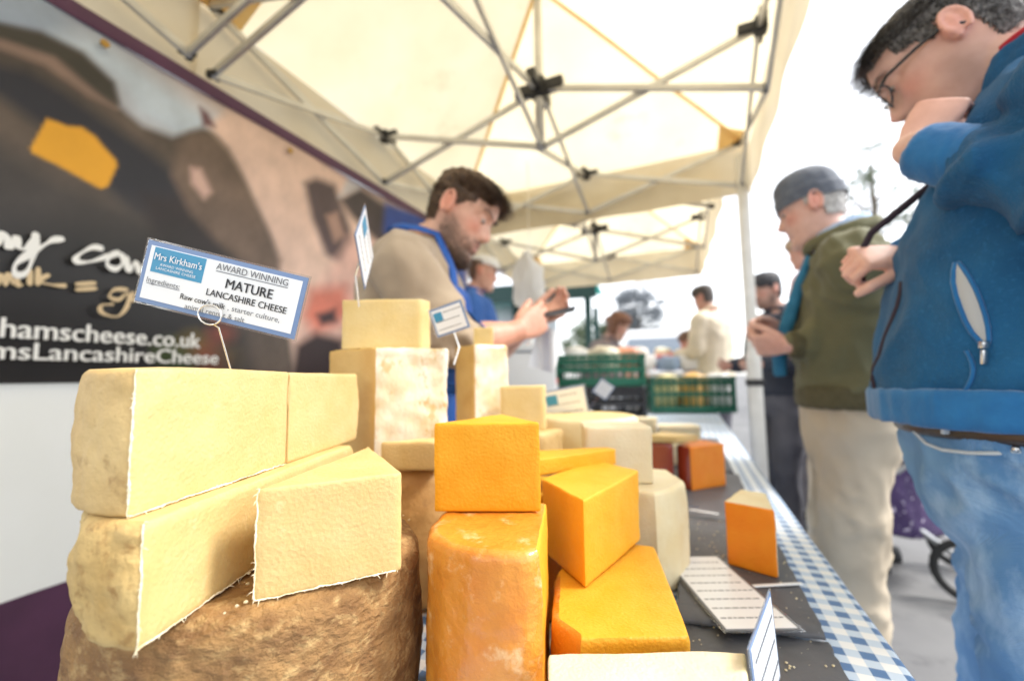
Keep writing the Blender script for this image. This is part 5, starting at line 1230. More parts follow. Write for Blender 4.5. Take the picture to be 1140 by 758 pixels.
# ---- the seller
def seller():
    yaw = R(18); f, l, u = frame_(yaw); base = Vector((-.735, 1.0, 0)); Hs = 1.0
    H = Head(at(512, 243, 1.13), R(14), R(31), R(-2), .95)
    hip = base+u*.82+f*.02; neck = H.w((-.05, 0, -.122))
    shR = hip.lerp(neck, .84)-l*.185+f*.015; shL = hip.lerp(neck, .84)+l*.19
    elR = at(503, 386, 1.0); wrR = at(577, 369, 1.10); elL = hip.lerp(neck, .44)+l*.23+f*.10; wrL = at(592, 356, 1.24)
    trunk = MB(); trunk.loft(torso_secs(hip, neck, yaw, Hs, -.008, .04, hunch=.03), 26)
    hips = [hip+l*s_*.095+u*.03 for s_ in (1, -1)]; kn = [base+l*.11+u*.48+f*.03, base-l*.11+u*.48+f*.03]; an = [base+l*.12+u*.08, base-l*.12+u*.08]
    for i in (0, 1): limb(trunk, leg_pts(hips[i], kn[i], an[i]), [.088, .078, .056, .052, .036])
    limb(trunk, [shL, shL.lerp(elL, .5), elL], [.052, .05, .042]); limb(trunk, [shR, shR.lerp(elR, .5), elR], [.052, .05, .042])
    hd = MB(); head_geom(hd, H, .95); neck_geom(hd, H, neck, .061)
    aR = MB(); dR = (at(604, 354, 1.16)-wrR).normalized()
    hand_geom(aR, wrR, dR+u*.02, (l*.85+u*.25), 1, [(16, 20, 12), (18, 24, 14), (22, 28, 16), (26, 32, 18)], (22, 16), 1.0, 3, fore=elR, fore_r=(.047, .043, .029))
    aL = MB(); dL = (at(618, 345, 1.27)-wrL).normalized()
    hand_geom(aL, wrL, dL, (-l*.6+u*.6), -1, [(30, 42, 26), (34, 46, 28), (38, 48, 30), (42, 50, 30)], (22, 16), 1.0, 3, fore=elL, fore_r=(.046, .042, .029))
    def tint(me):
        skin_tint(me, H, (.70, .42, .31), .80, 1.1, (wrR, wrL, wrR.lerp(elR, .5)))
    body = person_root([(trunk, .011, 4), (hd, .0036, 3), (aR, .0032, 3), (aL, .0032, 3)], 'stallholder with brown hair and beard in a beige sweatshirt and blue apron', tint=tint)
    eyes(H, body, -.6)
    M_BH = mat('brown_hair', (.030, .014, .007), (.13, .07, .035), 220, .5, stretch=(1, 1, .5)); brows(H, body, M_BH, .0012, 220)
    reg = lambda x, y, z: short_hair(x, y, z, .076, -.05)
    mb = MB(); v, fc = hair_cap(H, reg, lambda p: .003+.008*sstep(.03, .1, p.z), 13, rough=.004); mb.add(v, fc)
    v, fc = hair_mesh(H, reg, 9000, lambda p: .012+.034*sstep(.03, .09, p.z), lambda p: (.65, .15*(1 if p.y > 0 else -1), -.1) if p.z > .055 else (-.35, 0, -.85), .0007, 15, .75, .22); mb.add(v, fc)
    mb.build('hair', M_BH, body, False, False)
    def breg(x, y, z):
        if x < -.012 or z > .012: return 0
        e = sstep(-.030-.0+.9*max(0, .045-x)*.9, -.045+.9*max(0, .045-x)*.9, z) if x < .07 else (sstep(-.066, -.072, z) if abs(y) < .022 else sstep(-.045, -.06, z))
        if z > -.046 and z < -.036 and x > .07 and abs(y) < .034: e = .9
        return e
    mb = MB(); v, fc = hair_mesh(H, breg, 5200, lambda p: .0035+.008*sstep(-.07, -.11, p.z), lambda p: (.35, 0, -.8), .0007, 25, .6); mb.add(v, fc)
    mb.build('beard', M_BH, body, False, False)
    M_SW = mat('beige_sweatshirt', (.36, .275, .19), (.43, .335, .235), 6, .95, .5, 220, sheen=.25)
    mb = MB(); mb.loft(torso_secs(hip, neck, yaw, Hs, .016, .05, zlo=.15, zhi=.97, hunch=.03, chest=.90, wide=.94), 34)
    limb(mb, [hip.lerp(neck, .87)-l*.11, shR, shR.lerp(elR, .5), elR, elR.lerp(wrR, .16)], [.073, .075, .072, .068, .059])
    limb(mb, [hip.lerp(neck, .87)+l*.11, shL, shL.lerp(elL, .5), elL, elL.lerp(wrL, .16)], [.073, .075, .072, .068, .059])
    cb = [neck+f*math.cos(R(a))*.070+l*math.sin(R(a))*.070+u*(.002-.020*math.cos(R(a))) for a in np.linspace(-180, 180, 40)]
    mb.tube(cb, .013, 10)
    folds(mb, [shR.lerp(elR, .25), elR, elR.lerp(wrR, .14)], [.073, .068, .059], 9, .014, .7, 24, (110, 220), -FWv)
    sw = cloth_obj('sweatshirt', mb, M_SW, body, .009, 4, (.013, 11), 21, (1, 1, .9))
    # apron: bib, straps, logo
    M_AP = mat('royal_blue_apron', (.010, .075, .32), (.016, .10, .40), 8, .75, .3, 160)
    tb = tree_of(sw)
    def front(t_, y, off=.006):
        o_ = hip.lerp(neck, t_)+l*y+f*.6; h_ = tb.ray_cast(o_, -f); 
        return (h_[0] if h_[0] is not None else hip.lerp(neck, t_)+l*y+f*.15)+f*off
    bib = MB(); g_ = []; rows = np.linspace(.80, .02, 26); cols = np.linspace(-1, 1, 21)
    for t_ in rows:
        hw = .105 if t_ > .72 else .105+.085*min(1, (.72-t_)/.28)
        pv = [front(max(t_, .17), c*hw, .007) for c in cols]
        if t_ < .17: pv = [p-u*((.17-t_)*.62) for p in pv]
        g_ += pv
    nn = len(cols); fcs = [(i*nn+j, i*nn+j+1, (i+1)*nn+j+1, (i+1)*nn+j) for i in range(len(rows)-1) for j in range(nn-1)]
    bib.add(g_, fcs); ap = bib.mesh('apron', True)
    ao = mesh_obj('apron', ap, M_AP, body); md = ao.modifiers.new('s', 'SOLIDIFY'); md.thickness = .003
    for sg in (-1, 1):
        pts = [front(.80, sg*.095, .005)]
        for t_, y in ((.86, .088), (.91, .080)): pts.append(front(t_, sg*y, .005))
        for a in (50, 80, 110, 140, 170): pts.append(neck+f*math.cos(R(a))*.085+l*sg*math.sin(R(a))*.088+u*(.018-.020*math.cos(R(a))+.006))
        sb = MB(); P_ = []; 
        for i, p in enumerate(pts):
            t_ = (pts[min(i+1, len(pts)-1)]-pts[max(i-1, 0)]).normalized(); n_ = (p-hip.lerp(neck, .9)).normalized(); s_ = t_.cross(n_).normalized()*.011
            P_ += [p-s_, p+s_, p+s_+n_*.003, p-s_+n_*.003]
        fc = []
        for i in range(len(pts)-1):
            a = 4*i; b_ = a+4
            for k in range(4): fc.append((a+k, a+(k+1) % 4, b_+(k+1) % 4, b_+k))
        sb.add(P_, fc); sb.build('neck_strap', M_AP, ao, True)
    # pale emblem printed on the bib: an oval ring with lines
    em = MB(); 
    def bibp(x, z): return front(.63+z/.62, x, .0105)
    ring = [bibp(.035*math.cos(a), .03*math.sin(a)) for a in np.linspace(0, 6.283, 22)]; em.tube(ring, .0022, 5)
    for z in (-.012, 0, .012): em.tube([bibp(-.022, z), bibp(0, z), bibp(.022, z)], .0018, 5)
    em.build('emblem', M_WHT, ao, True)
    M_TR = mat('dark_trousers', (.04, .045, .055), (.06, .065, .075), 8, .85)
    mb = MB(); mb.loft(torso_secs(hip-u*.02, neck, yaw, Hs, .012, .03, zlo=0, zhi=.31), 26)
    for i in (0, 1): limb(mb, leg_pts(hips[i], kn[i], an[i]), [.102, .096, .076, .07, .066])
    cloth_obj('trousers', mb, M_TR, body, .012, 4, (.006, 9), 4)
    for i, a in enumerate(an): b = MB(); shoe(b, a, yaw, 1.0); b.build('shoe', mat('work_shoe', (.03, .03, .03), rough=.6) if i == 0 else bpy.data.materials['work_shoe'], body, True)
    # what he holds: a phone with a paper under it
    c = at(612, 350, 1.20); e1 = (f*.9+u*.18).normalized(); e2 = (l-e1*l.dot(e1)).normalized()
    b = MB(); b.box(c, .145, .07, .008, e1, e2, bev=.003); ph = b.build('phone', mat('phone_case', (.03, .03, .035), rough=.3), None, 30); tag(ph, 'dark phone held by the stallholder in both hands', 'phone')
seller()
# ------------------------------------------------------------------ crates, boxes and goods beyond the cheese
M_GREEN = mat('green_crate_plastic', (.006, .105, .062), (.009, .135, .08), 6, .4, .2, 40)
M_BLACKC = mat('black_crate_plastic', (.018, .018, .022), rough=.4)
M_WOFF = mat('white_plastic', (.72, .74, .76), rough=.4)
CR = 'plastic crates past the end of the cheese'
def crate(label, c, yaw, L_, W_, H_, mt, slots=True):
    ex = Vector((math.cos(yaw), math.sin(yaw), 0)); ey = Vector((-ex.y, ex.x, 0)); ez = Vector((0, 0, 1)); c = Vector(c)
    root = thing('crate', label, 'crate', c, CR)
    B = lambda mb, x, y, z, sx, sy, sz, bev=.003: mb.box(c+ex*x+ey*y+ez*z, sx, sy, sz, ex, ey, ez, bev=bev)
    b = MB(); B(b, 0, 0, .008, L_-.03, W_-.03, .012); b.build('base', mt, root, 30)
    for sx, sy in ((0, 1), (0, -1), (1, 0), (-1, 0)):
        b = MB(); ln = L_-.04 if sy else W_-.04; n_ = int(ln/.055); dx = sx*(L_/2-.012); dy = sy*(W_/2-.012)
        def S(a, z, la, lz, th=.008): B(b, dx+(a if sy else 0), dy+(a if sx else 0), z, la if sy else th, la if sx else th, lz)
        S(0, .03, ln, .055); S(0, H_*.52, ln, .035); S(0, H_-.05, ln, .04)
        for i in range(n_+1): S(-ln/2+ln*i/n_, H_/2, .012, H_-.03, .009)
        b.build('slatted_side', mt, root, 30)
    b = MB()
    for sy in (1, -1): B(b, 0, sy*(W_/2-.008), H_-.012, L_+.012, .028, .024)
    for sx in (1, -1): B(b, sx*(L_/2-.008), 0, H_-.012, .028, W_-.04, .024)
    for sx in (1, -1):
        for sy in (1, -1): B(b, sx*(L_/2-.012), sy*(W_/2-.012), (H_-.02)/2, .026, .026, H_-.026)
    b.build('rim', mt, root, 30); return root
# side table carrying the stacked crates
def cloth_table(label, c, yaw, L_, W_, H_, mt, name='side_table'):
    ex = Vector((math.cos(yaw), math.sin(yaw), 0)); ey = Vector((-ex.y, ex.x, 0)); c = Vector(c); root = thing(name, label, 'table', c)
    b = MB(); b.box(c+Vector((0, 0, H_-.015)), L_-.02, W_-.02, .025, ex, ey, bev=.004); b.build('tabletop', M_PLY, root, 30)
    for sx in (1, -1):
        for sy in (1, -1): b = MB(); b.tube([c+ex*sx*(L_/2-.07)+ey*sy*(W_/2-.07), c+ex*sx*(L_/2-.07)+ey*sy*(W_/2-.07)+Vector((0, 0, H_-.03))], .015, 8); b.build('leg', M_LEG, root)
    v = []; n_ = 160; rr = [(1, 0, 0), (1.0, .004, 0)]
    per = []
    for i in range(n_):
        t_ = i/n_*2*(L_+W_)
        if t_ < L_: p = (-L_/2+t_, -W_/2)
        elif t_ < L_+W_: p = (L_/2, -W_/2+t_-L_)
        elif t_ < 2*L_+W_: p = (L_/2-(t_-L_-W_), W_/2)
        else: p = (-L_/2, W_/2-(t_-2*L_-W_))
        per.append(p)
    lv = [(.0, 1, H_+.002), (.5, 1, H_+.002), (.99, 1, H_+.002), (1.0, 1, H_-.004), (1.0, 1, H_-.1), (1.0, 1, H_-.25), (1, 1, H_-.45), (1, 1, H_-.62)]
    for s_, _, z in lv:
        for i, p in enumerate(per):
            k = 1+(.05*max(0, (H_-z)-.05)*math.sin(i*.9)) if z < H_-.01 else 1
            q = c+ex*p[0]*s_*k+ey*p[1]*s_*k; v.append((q.x, q.y, z))
    mb = MB(); mb.add(v, [(j*n_+i, j*n_+(i+1) % n_, (j+1)*n_+(i+1) % n_, (j+1)*n_+i) for j in range(len(lv)-1) for i in range(n_)])
    mb.build('cloth', mt, root, True, False); return root
M_WCL = mat('white_tablecloth', (.66, .67, .70), (.72, .73, .76), 4, .8)
cloth_table('side table with white cloth under the stacked black and green crates', (-.66, 3.12, 0), R(8), .62, .62, .755, M_WCL)
crate('black crate under the green crate on the white side table', (-.60, 3.1, .762), R(10), .60, .40, .235, M_BLACKC)
crate('green crate stacked on the black crate, holding pale packets', (-.60, 3.1, 1.0), R(10), .60, .40, .22, M_GREEN)
crate('green crate standing across the far end of the gingham cloth', (-.02, 4.0, .757), R(14), .66, .34, .30, M_GREEN)
rn = random.Random(8)
PK = 'packets and parcels among the market goods'
def packet(label, c, s, col, yaw=0, tilt=0, name='packet'):
    mb = MB(); c = Vector(c); n_ = 26; v = []; 
    b = bmesh.new(); bmesh.ops.create_cube(b, size=1); bmesh.ops.subdivide_edges(b, edges=list(b.edges), cuts=5, use_grid_fill=True)
    rt = Matrix.Rotation(yaw, 3, 'Z') @ Matrix.Rotation(tilt, 3, 'X')
    for q in b.verts:
        p = Vector(q.co); r_ = p.normalized()*.62; p = p.lerp(r_, .45); p = Vector((p.x*s[0], p.y*s[1], p.z*s[2]))
        k = 1+.16*nz(p+c, 11); q.co = rt @ (p*k)+c
    b.normal_update(); me = bpy.data.meshes.new(name); b.to_mesh(me); b.free()
    tag(mesh_obj(name, me, mm('packet_%02d%02d%02d' % tuple(int(x*99) for x in col), col, tuple(min(.85, x*1.15+.02) for x in col), 12, .4, .3, 30)), label, 'packet', PK)
packet('white packet at the left in the upper green crate', (-.76, 3.07, 1.19), (.18, .22, .17), (.72, .72, .70), .3)
packet('cream packet in the middle of the upper green crate', (-.56, 3.06, 1.185), (.20, .20, .17), (.70, .64, .50), 1)
packet('reddish packet at the right in the upper green crate', (-.41, 3.16, 1.19), (.14, .2, .16), (.62, .28, .18), .1)
for i, (x, y) in enumerate(((-.2, 3.98), (.02, 4.03), (.2, 4.08))):
    packet(['pale yellow bag at the left in the far green crate', 'orange bag in the middle of the far green crate', 'white bag at the right in the far green crate'][i], (x, y, .93), (.2, .2, .28), [(.68, .60, .30), (.66, .40, .12), (.7, .7, .7)][i], i)
M_WRAPW = mat('greaseproof_paper', (.70, .68, .62), rough=.6)
# goods table further on
cloth_table('far market table with white cloth heaped with red and white goods', (-.22, 4.52, 0), R(12), .80, .5, 1.10, M_WCL)
for i, (x, y, z, s, c, lb) in enumerate(((-.30, 5.0, .955, (.34, .26, .18), (.60, .03, .04), 'long red tray packet at the left of the far table'), (.12, 5.08, .95, (.40, .26, .17), (.62, .04, .04), 'long red packet in the middle of the far table'), (.50, 5.15, .945, (.3, .26, .16), (.55, .03, .06), 'red packet at the right of the far table'),
        (-.12, 4.86, .95, (.2, .16, .18), (.74, .75, .78), 'white parcel in front of the long red packets, left'), (.14, 4.90, .94, (.24, .16, .16), (.30, .42, .62), 'pale blue parcel in front of the long red packets'), (.38, 4.95, .95, (.2, .16, .18), (.76, .77, .8), 'white parcel in front of the long red packets, right'),
        (-.26, 5.22, 1.03, (.2, .18, .2), (.74, .73, .66), 'cream parcel behind the left red packet'), (.06, 5.30, 1.02, (.2, .18, .2), (.72, .76, .6), 'pale green parcel behind the middle red packet'), (.42, 5.36, 1.03, (.22, .18, .2), (.76, .76, .78), 'white parcel behind the right red packet'))):
    packet(lb, (-.22+(x-.1)*.75, 4.52+(y-5.1)*.8, z+.245), tuple(q_*.85 for q_ in s), c, i*.7)
# white cool box and things behind the seller's hands
def coolbox():
    c = at(578, 400, 2.15); c.z = 1.06; ex = RIv.copy(); ex.z = 0; ex.normalize(); ey = Vector((-ex.y, ex.x, 0)); ez = Vector((0, 0, 1))
    root = thing('cool_box', 'white cool box with a blue button behind the stallholder\'s hands', 'cool box', (c.x, c.y, .88))
    b = MB(); b.box(c, .34, .3, .26, ex, ey, ez, bev=.02); b.build('box', M_WOFF, root, 30)
    b = MB(); b.box(c+ez*.15, .36, .32, .035, ex, ey, ez, bev=.012); b.build('lid', M_WOFF, root, 30)
    b = MB(); b.tube([c-ey*.15-ex*.10+ez*.02, c-ey*.16-ex*.10+ez*.02], .022, 14); b.build('button', M_LOGO, root, 30)
    b = MB(); b.box(c-ez*.155, .37, .33, .045, ex, ey, ez, bev=.01); b.build('tray', M_BLACKC, root, 30)
    cloth_table('folding table behind the stallholder under the white cool box', (c.x, c.y+.05, 0), YAW, .75, .5, .88, M_WCL)
coolbox()
def hanging_paper(label, px, py, D, w_, h_, roll, mt, thick=.004, name='paper_sheet', cat='paper', puff=0.0):
    c = at(px, py, D); e1 = RIv*math.cos(roll)+UPv*math.sin(roll); e2 = -RIv*math.sin(roll)+UPv*math.cos(roll); n_ = 14; v = []
    for sgn in (1, -1):
        for i in range(n_):
            for j in range(n_):
                a, b_ = i/(n_-1)-.5, j/(n_-1)-.5; d_ = .012*math.sin(a*7+b_*3)+puff*(1-4*a*a)*(1-4*b_*b_)*sgn+sgn*thick/2
                wf = (.30+.85*sstep(.5, .12, b_)+.06*math.sin(b_*19+a*9)) if puff else (1-.1*b_)
                v.append(c+e1*(a*w_*wf)+e2*b_*h_-FWv*(d_+(.018*nz((a*2, b_*2, sgn), 2.3, 3) if puff else 0)))
    f = [(i*n_+j, (i+1)*n_+j, (i+1)*n_+j+1, i*n_+j+1) for i in range(n_-1) for j in range(n_-1)]; o = n_*n_
    f += [tuple(reversed([o+k for k in q])) for q in f]
    mb = MB(); mb.add(v, f); tag(mb.build(name, mt, None, True, False), label, cat)
hanging_paper('white slip of paper hanging below the stallholder\'s phone', 608, 389, 1.22, .075, .12, R(-14), M_CARD)
hanging_paper('white carrier bag hanging from the gazebo frame behind the stallholder', 588, 310, 2.3, .15, .29, R(4), mat('carrier_bag', (.80, .79, .77), rough=.5, transl=.5), puff=.035, name='carrier_bag', cat='bag')
b = MB(); p_ = at(589, 280, 2.3); b.tube([p_, p_+Vector((0, 0, .06)), Vector((p_.x, p_.y, ZB+.0))], .0022, 6); tag(b.build('hanging_cord', M_WIRE), 'thin cord from which the white carrier bag hangs', 'cord')
def bottle(label, px, py, D, z0, h_, r_, mt, cap):
    c = at(px, py, D); pr = [(0, r_), (.55, r_), (.68, r_*.9), (.80, r_*.45), (.9, r_*.4)]; b = MB()
    b.tube([Vector((c.x, c.y, z0+h_*t_)) for t_, _ in pr], [q for _, q in pr], 16); o = b.build('squeeze_bottle', mt, None, True); tag(o, label, 'bottle')
    k = MB(); k.tube([Vector((c.x, c.y, z0+h_*.9)), Vector((c.x, c.y, z0+h_))], r_*.42, 12); k.build('cap', cap, o, 30)
bottle('clear bottle with red cap standing beside the crates behind the stallholder', 617, 400, 2.55, .762, .30, .045, mat('clear_bottle', (.7, .72, .74), rough=.2, trans=.5), mm('red_cap', (.6, .05, .06), rough=.4))
b = MB(); c = at(617, 420, 2.55); cloth_table('small low table holding the red capped bottle', (c.x, c.y, 0), YAW, .3, .3, .76, M_WCL)

# neighbouring stall with teal awning
def neighbour():
    M_TEAL = mat('teal_awning', (.03, .30, .26), (.04, .36, .31), 5, .7, transl=.3); M_DKG = mat('dark_green_post', (.015, .06, .055), rough=.5); M_PANEL = mat('white_panel', (.70, .74, .80), rough=.5)
    c = at(640, 424, 6.2); root = thing('market_stall', 'neighbouring stall with teal awning, dark posts and white panels', 'stall', (c.x, c.y, 0))
    ex = Vector((math.cos(R(8)), math.sin(R(8)), 0)); ey = Vector((-ex.y, ex.x, 0)); o = Vector((c.x-.9, c.y, 0))
    def W(x, y, z): return o+ex*x+ey*y+Vector((0, 0, z))
    for x, y in ((0, 0), (1.1, 0), (0, 2.0), (1.1, 2.0), (-1.2, 0)): b = MB(); b.box(W(x, y, 1.2), .10, .10, 2.4, ex, ey, bev=.01); b.build('post', M_DKG, root, 30)
    mb = MB(); n_ = 18; v = [W(-1.3+2.55*i/(n_-1), -.35+2.5*j/7, 2.42+.25*(j/7)+.02*math.sin(i*1.3)) for i in range(n_) for j in range(8)]
    mb.add(v, [(i*8+j, (i+1)*8+j, (i+1)*8+j+1, i*8+j+1) for i in range(n_-1) for j in range(7)]); mb.build('awning', M_TEAL, root, True, False)
    mb = MB(); v = [W(-1.3+2.55*i/(n_-1), -.36+.02*math.sin(i*1.3), 2.43-.26*j/3) for i in range(n_) for j in range(4)]
    mb.add(v, [(i*4+j, (i+1)*4+j, (i+1)*4+j+1, i*4+j+1) for i in range(n_-1) for j in range(3)]); mb.build('awning_valance', M_DKG, root, True, False)
    for x0, x1 in ((-1.15, -.06), (.06, .62)): b = MB(); b.box(W((x0+x1)/2, .05, 1.2), x1-x0, .03, 2.2, ex, ey, bev=.004); b.build('panel', M_PANEL, root, 30)
    b = MB(); b.box(W(.55, .4, .92), 1.0, .6, .05, ex, ey, bev=.005); b.build('counter', M_WOFF, root, 30)
neighbour()
# ------------------------------------------------------------------ people further off
def far_person(label, px, py, D, face, top, legs_c, hair_c, tall=None, lean=.0, arms=(.28, .9), beard=0, cap=None, skirt=None, skin=(.64, .40, .32), pat=None):
    """head centred on the photo's head, feet on the ground below; arms=(reach forward, drop)"""
    hc = at(px, py, D); yaw = R(face); f, l, u = frame_(yaw); k = (hc.z-.0)/1.62; k = max(.62, min(1.1, k))
    H = Head(hc, yaw, R(14+lean*40), 0, 1.0 if k > .8 else .86); base = Vector((hc.x, hc.y, 0))-f*(.05+lean)
    hip = base+u*.80*k; neck = H.w((-.04, 0, -.125))
    trunk = MB(); trunk.loft(torso_secs(hip, neck, yaw, k, -.01, .02), 18); head_geom(trunk, H); neck_geom(trunk, H, neck, .055)
    hips = [hip+l*s_*.09*k for s_ in (1, -1)]; kn = [base+l*.09*k+u*.46*k+f*.06, base-l*.09*k+u*.46*k]; an = [base+l*.09*k+u*.08+f*.05, base-l*.10*k+u*.08-f*.05]
    for i in (0, 1): limb(trunk, leg_pts(hips[i], kn[i], an[i]), [.085*k, .075*k, .055*k, .05*k, .038*k], 12)
    sh = [hip.lerp(neck, .84)+l*s_*.19*k for s_ in (1, -1)]; el = [s_-u*.26*k+l*sg*.05+f*arms[0]*.15 for s_, sg in zip(sh, (1, -1))]; wr = [e+f*arms[0]*.75*k-u*(.22*(arms[1]-.8))*k-l*sg*.06 for e, sg in zip(el, (1, -1))]
    hs = []
    for s_, e, w_, sg in zip(sh, el, wr, (1, -1)):
        limb(trunk, arm_pts(s_, e, w_), [.05, .046, .04, .036, .027], 12); h_ = MB()
        hand_geom(h_, w_, (w_-e).normalized(), -l*sg*.8+u*.3, -sg, [(25, 35, 20)]*4, (30, 20), .95, 3); hs.append((h_, .005, 2))
    body = person_root([(trunk, .0085, 3)]+hs, label, tint=lambda me: skin_tint(me, H, skin, beard, 1, wr), group='shoppers in the market')
    M_T = mm('top_%s' % label[:18].replace(' ', '_'), top, tuple(min(.85, c*1.25+.01) for c in top), 6, .85); M_L = mm('legs_%s' % label[:18].replace(' ', '_'), legs_c, tuple(min(.85, c*1.25+.01) for c in legs_c), 6, .85)
    M_Hr = mm('hair_%d%d%d' % tuple(int(c*999) for c in hair_c), hair_c, tuple(c*1.8+.01 for c in hair_c), 50, .6)
    mb = MB(); mb.loft(torso_secs(hip, neck, yaw, k, .028, .03, zlo=.17, zhi=.965), 24)
    for s_, e, w_, sg in zip(sh, el, wr, (1, -1)): limb(mb, [hip.lerp(neck, .87)+l*sg*.1*k, s_, s_.lerp(e, .5), e, e.lerp(w_, .85)], [.078*k, .08*k, .074*k, .066*k, .05*k], 14)
    mb.tube([neck+f*math.cos(R(a))*.072+l*math.sin(R(a))*.072+u*(.004-.02*math.cos(R(a))) for a in np.linspace(-180, 180, 26)], .015, 8)
    cloth_obj('coat', mb, M_T, body, .014, 4, (.008, 8), int(px))
    mb = MB()
    if skirt:
        mb.loft([(hip.lerp(neck, .30), l, f, .185*k, .15*k, .15*k), (hip, l, f, .22*k, .2*k, .2*k), (base+u*.5*k, l, f, .27*k, .24*k, .24*k), (base+u*.24*k, l, f, .30*k, .27*k, .27*k)], 26); cloth_obj('skirt', mb, skirt, body, .014, 3, (.014, 6), 3, (1, 1, .2))
    else:
        mb.loft(torso_secs(hip-u*.02, neck, yaw, k, .014, .02, zlo=0, zhi=.31), 20)
        for i in (0, 1): limb(mb, leg_pts(hips[i], kn[i], an[i]), [.105*k, .1*k, .082*k, .076*k, .072*k], 14)
        cloth_obj('trousers', mb, M_L, body, .014, 3, (.008, 8), 5)
    for a in an: b = MB(); shoe(b, a, yaw, .98); b.build('shoe', mm('dark_shoe', (.03, .03, .033), rough=.6), body, True)
    if cap:
        M_C = mm('cap_%d' % int(cap[0]*99), cap, rough=.8); v, fc = hair_cap(H, lambda x, y, z: 1 if z > .045+.1*max(0, -x)*-.1 else 0, lambda p: .012, 2, nt_=40, nz_=30, rough=.001); mb = MB(); mb.add(v, fc); c_ = mb.build('cap', M_C, body, True, False)
        mb = MB(); mb.loft([(H.w((.07+.02*i, 0, .052-.004*i)), H.l, H.u, .068-.006*i*i*.5, .004, .004) for i in range(5)], 16); mb.build('peak', M_C, c_, True)
    reg = (lambda x, y, z: short_hair(x, y, z, .062, -.06)) if cap is None else (lambda x, y, z: short_hair(x, y, z, .2, -.05)*(1 if x < 0 and z < .06 else 0))
    mb = MB(); v, fc = hair_cap(H, reg, lambda p: .012+.012*sstep(.03, .1, p.z), int(px), nt_=50, nz_=40, rough=.004); mb.add(v, fc)
    v, fc = hair_mesh(H, reg, 700, lambda p: .025, lambda p: (-.3, 0, -.8), .0018, int(py), .6); mb.add(v, fc); mb.build('hair', M_Hr, body, False, False)
    return body, H, f, l, u
far_person('bearded man in a dark navy jacket behind the silver pole', 853, 325, 3.0, 208, (.030, .036, .055), (.10, .10, .12), (.02, .02, .024), beard=.9)
far_person('tall man in a cream hooded top with short dark hair, far down the market', 783, 333, 4.2, 150, (.60, .54, .42), (.08, .08, .10), (.04, .032, .028), skin=(.55, .33, .26))
far_person('person in a pink and white top half hidden behind the man in the beanie', 893, 282, 3.3, 150, (.66, .48, .50), (.3, .27, .27), (.30, .22, .15))
bd, H_w, f_w, l_w, u_w = far_person('woman with tied brown hair in a grey brown coat bending over her goods', 688, 364, 3.95, -15, (.19, .16, .17), (.06, .06, .07), (.13, .055, .03), lean=.30)
mb = MB(); 
v, fc = hair_cap(H_w, lambda x, y, z: 1 if (x < .03 and z > -.07) or z > .07 else 0, lambda p: .018, 3, nt_=50, nz_=40, rough=.004); mb.add(v, fc); mb.ball(H_w.w((-.11, 0, .03)), .042, 14)
mb.build('tied_hair', mm('hair_1305530', (.13, .055, .03), (.24, .11, .06), 50, .6), bd, True, False)
far_person('child in a pink jacket beside the man in cream', 768, 383, 4.3, 160, (.62, .36, .38), (.2, .2, .25), (.10, .06, .04))
far_person('helper in a white cap and blue top behind the stallholder', 538, 305, 2.9, 20, (.02, .09, .32), (.05, .05, .06), (.1, .06, .04), cap=(.72, .72, .72), skin=(.66, .38, .28))
M_FLOR = mat('purple_floral_print', (.035, .02, .075), (.06, .035, .11), 20, .85, c3=(.55, .50, .62), s3=28, t3=(.60, .64))
far_person('woman in a purple floral skirt behind the man in the beanie', 935, 292, 2.55, 175, (.10, .07, .14), (.05, .04, .08), (.16, .13, .11), skirt=M_FLOR)

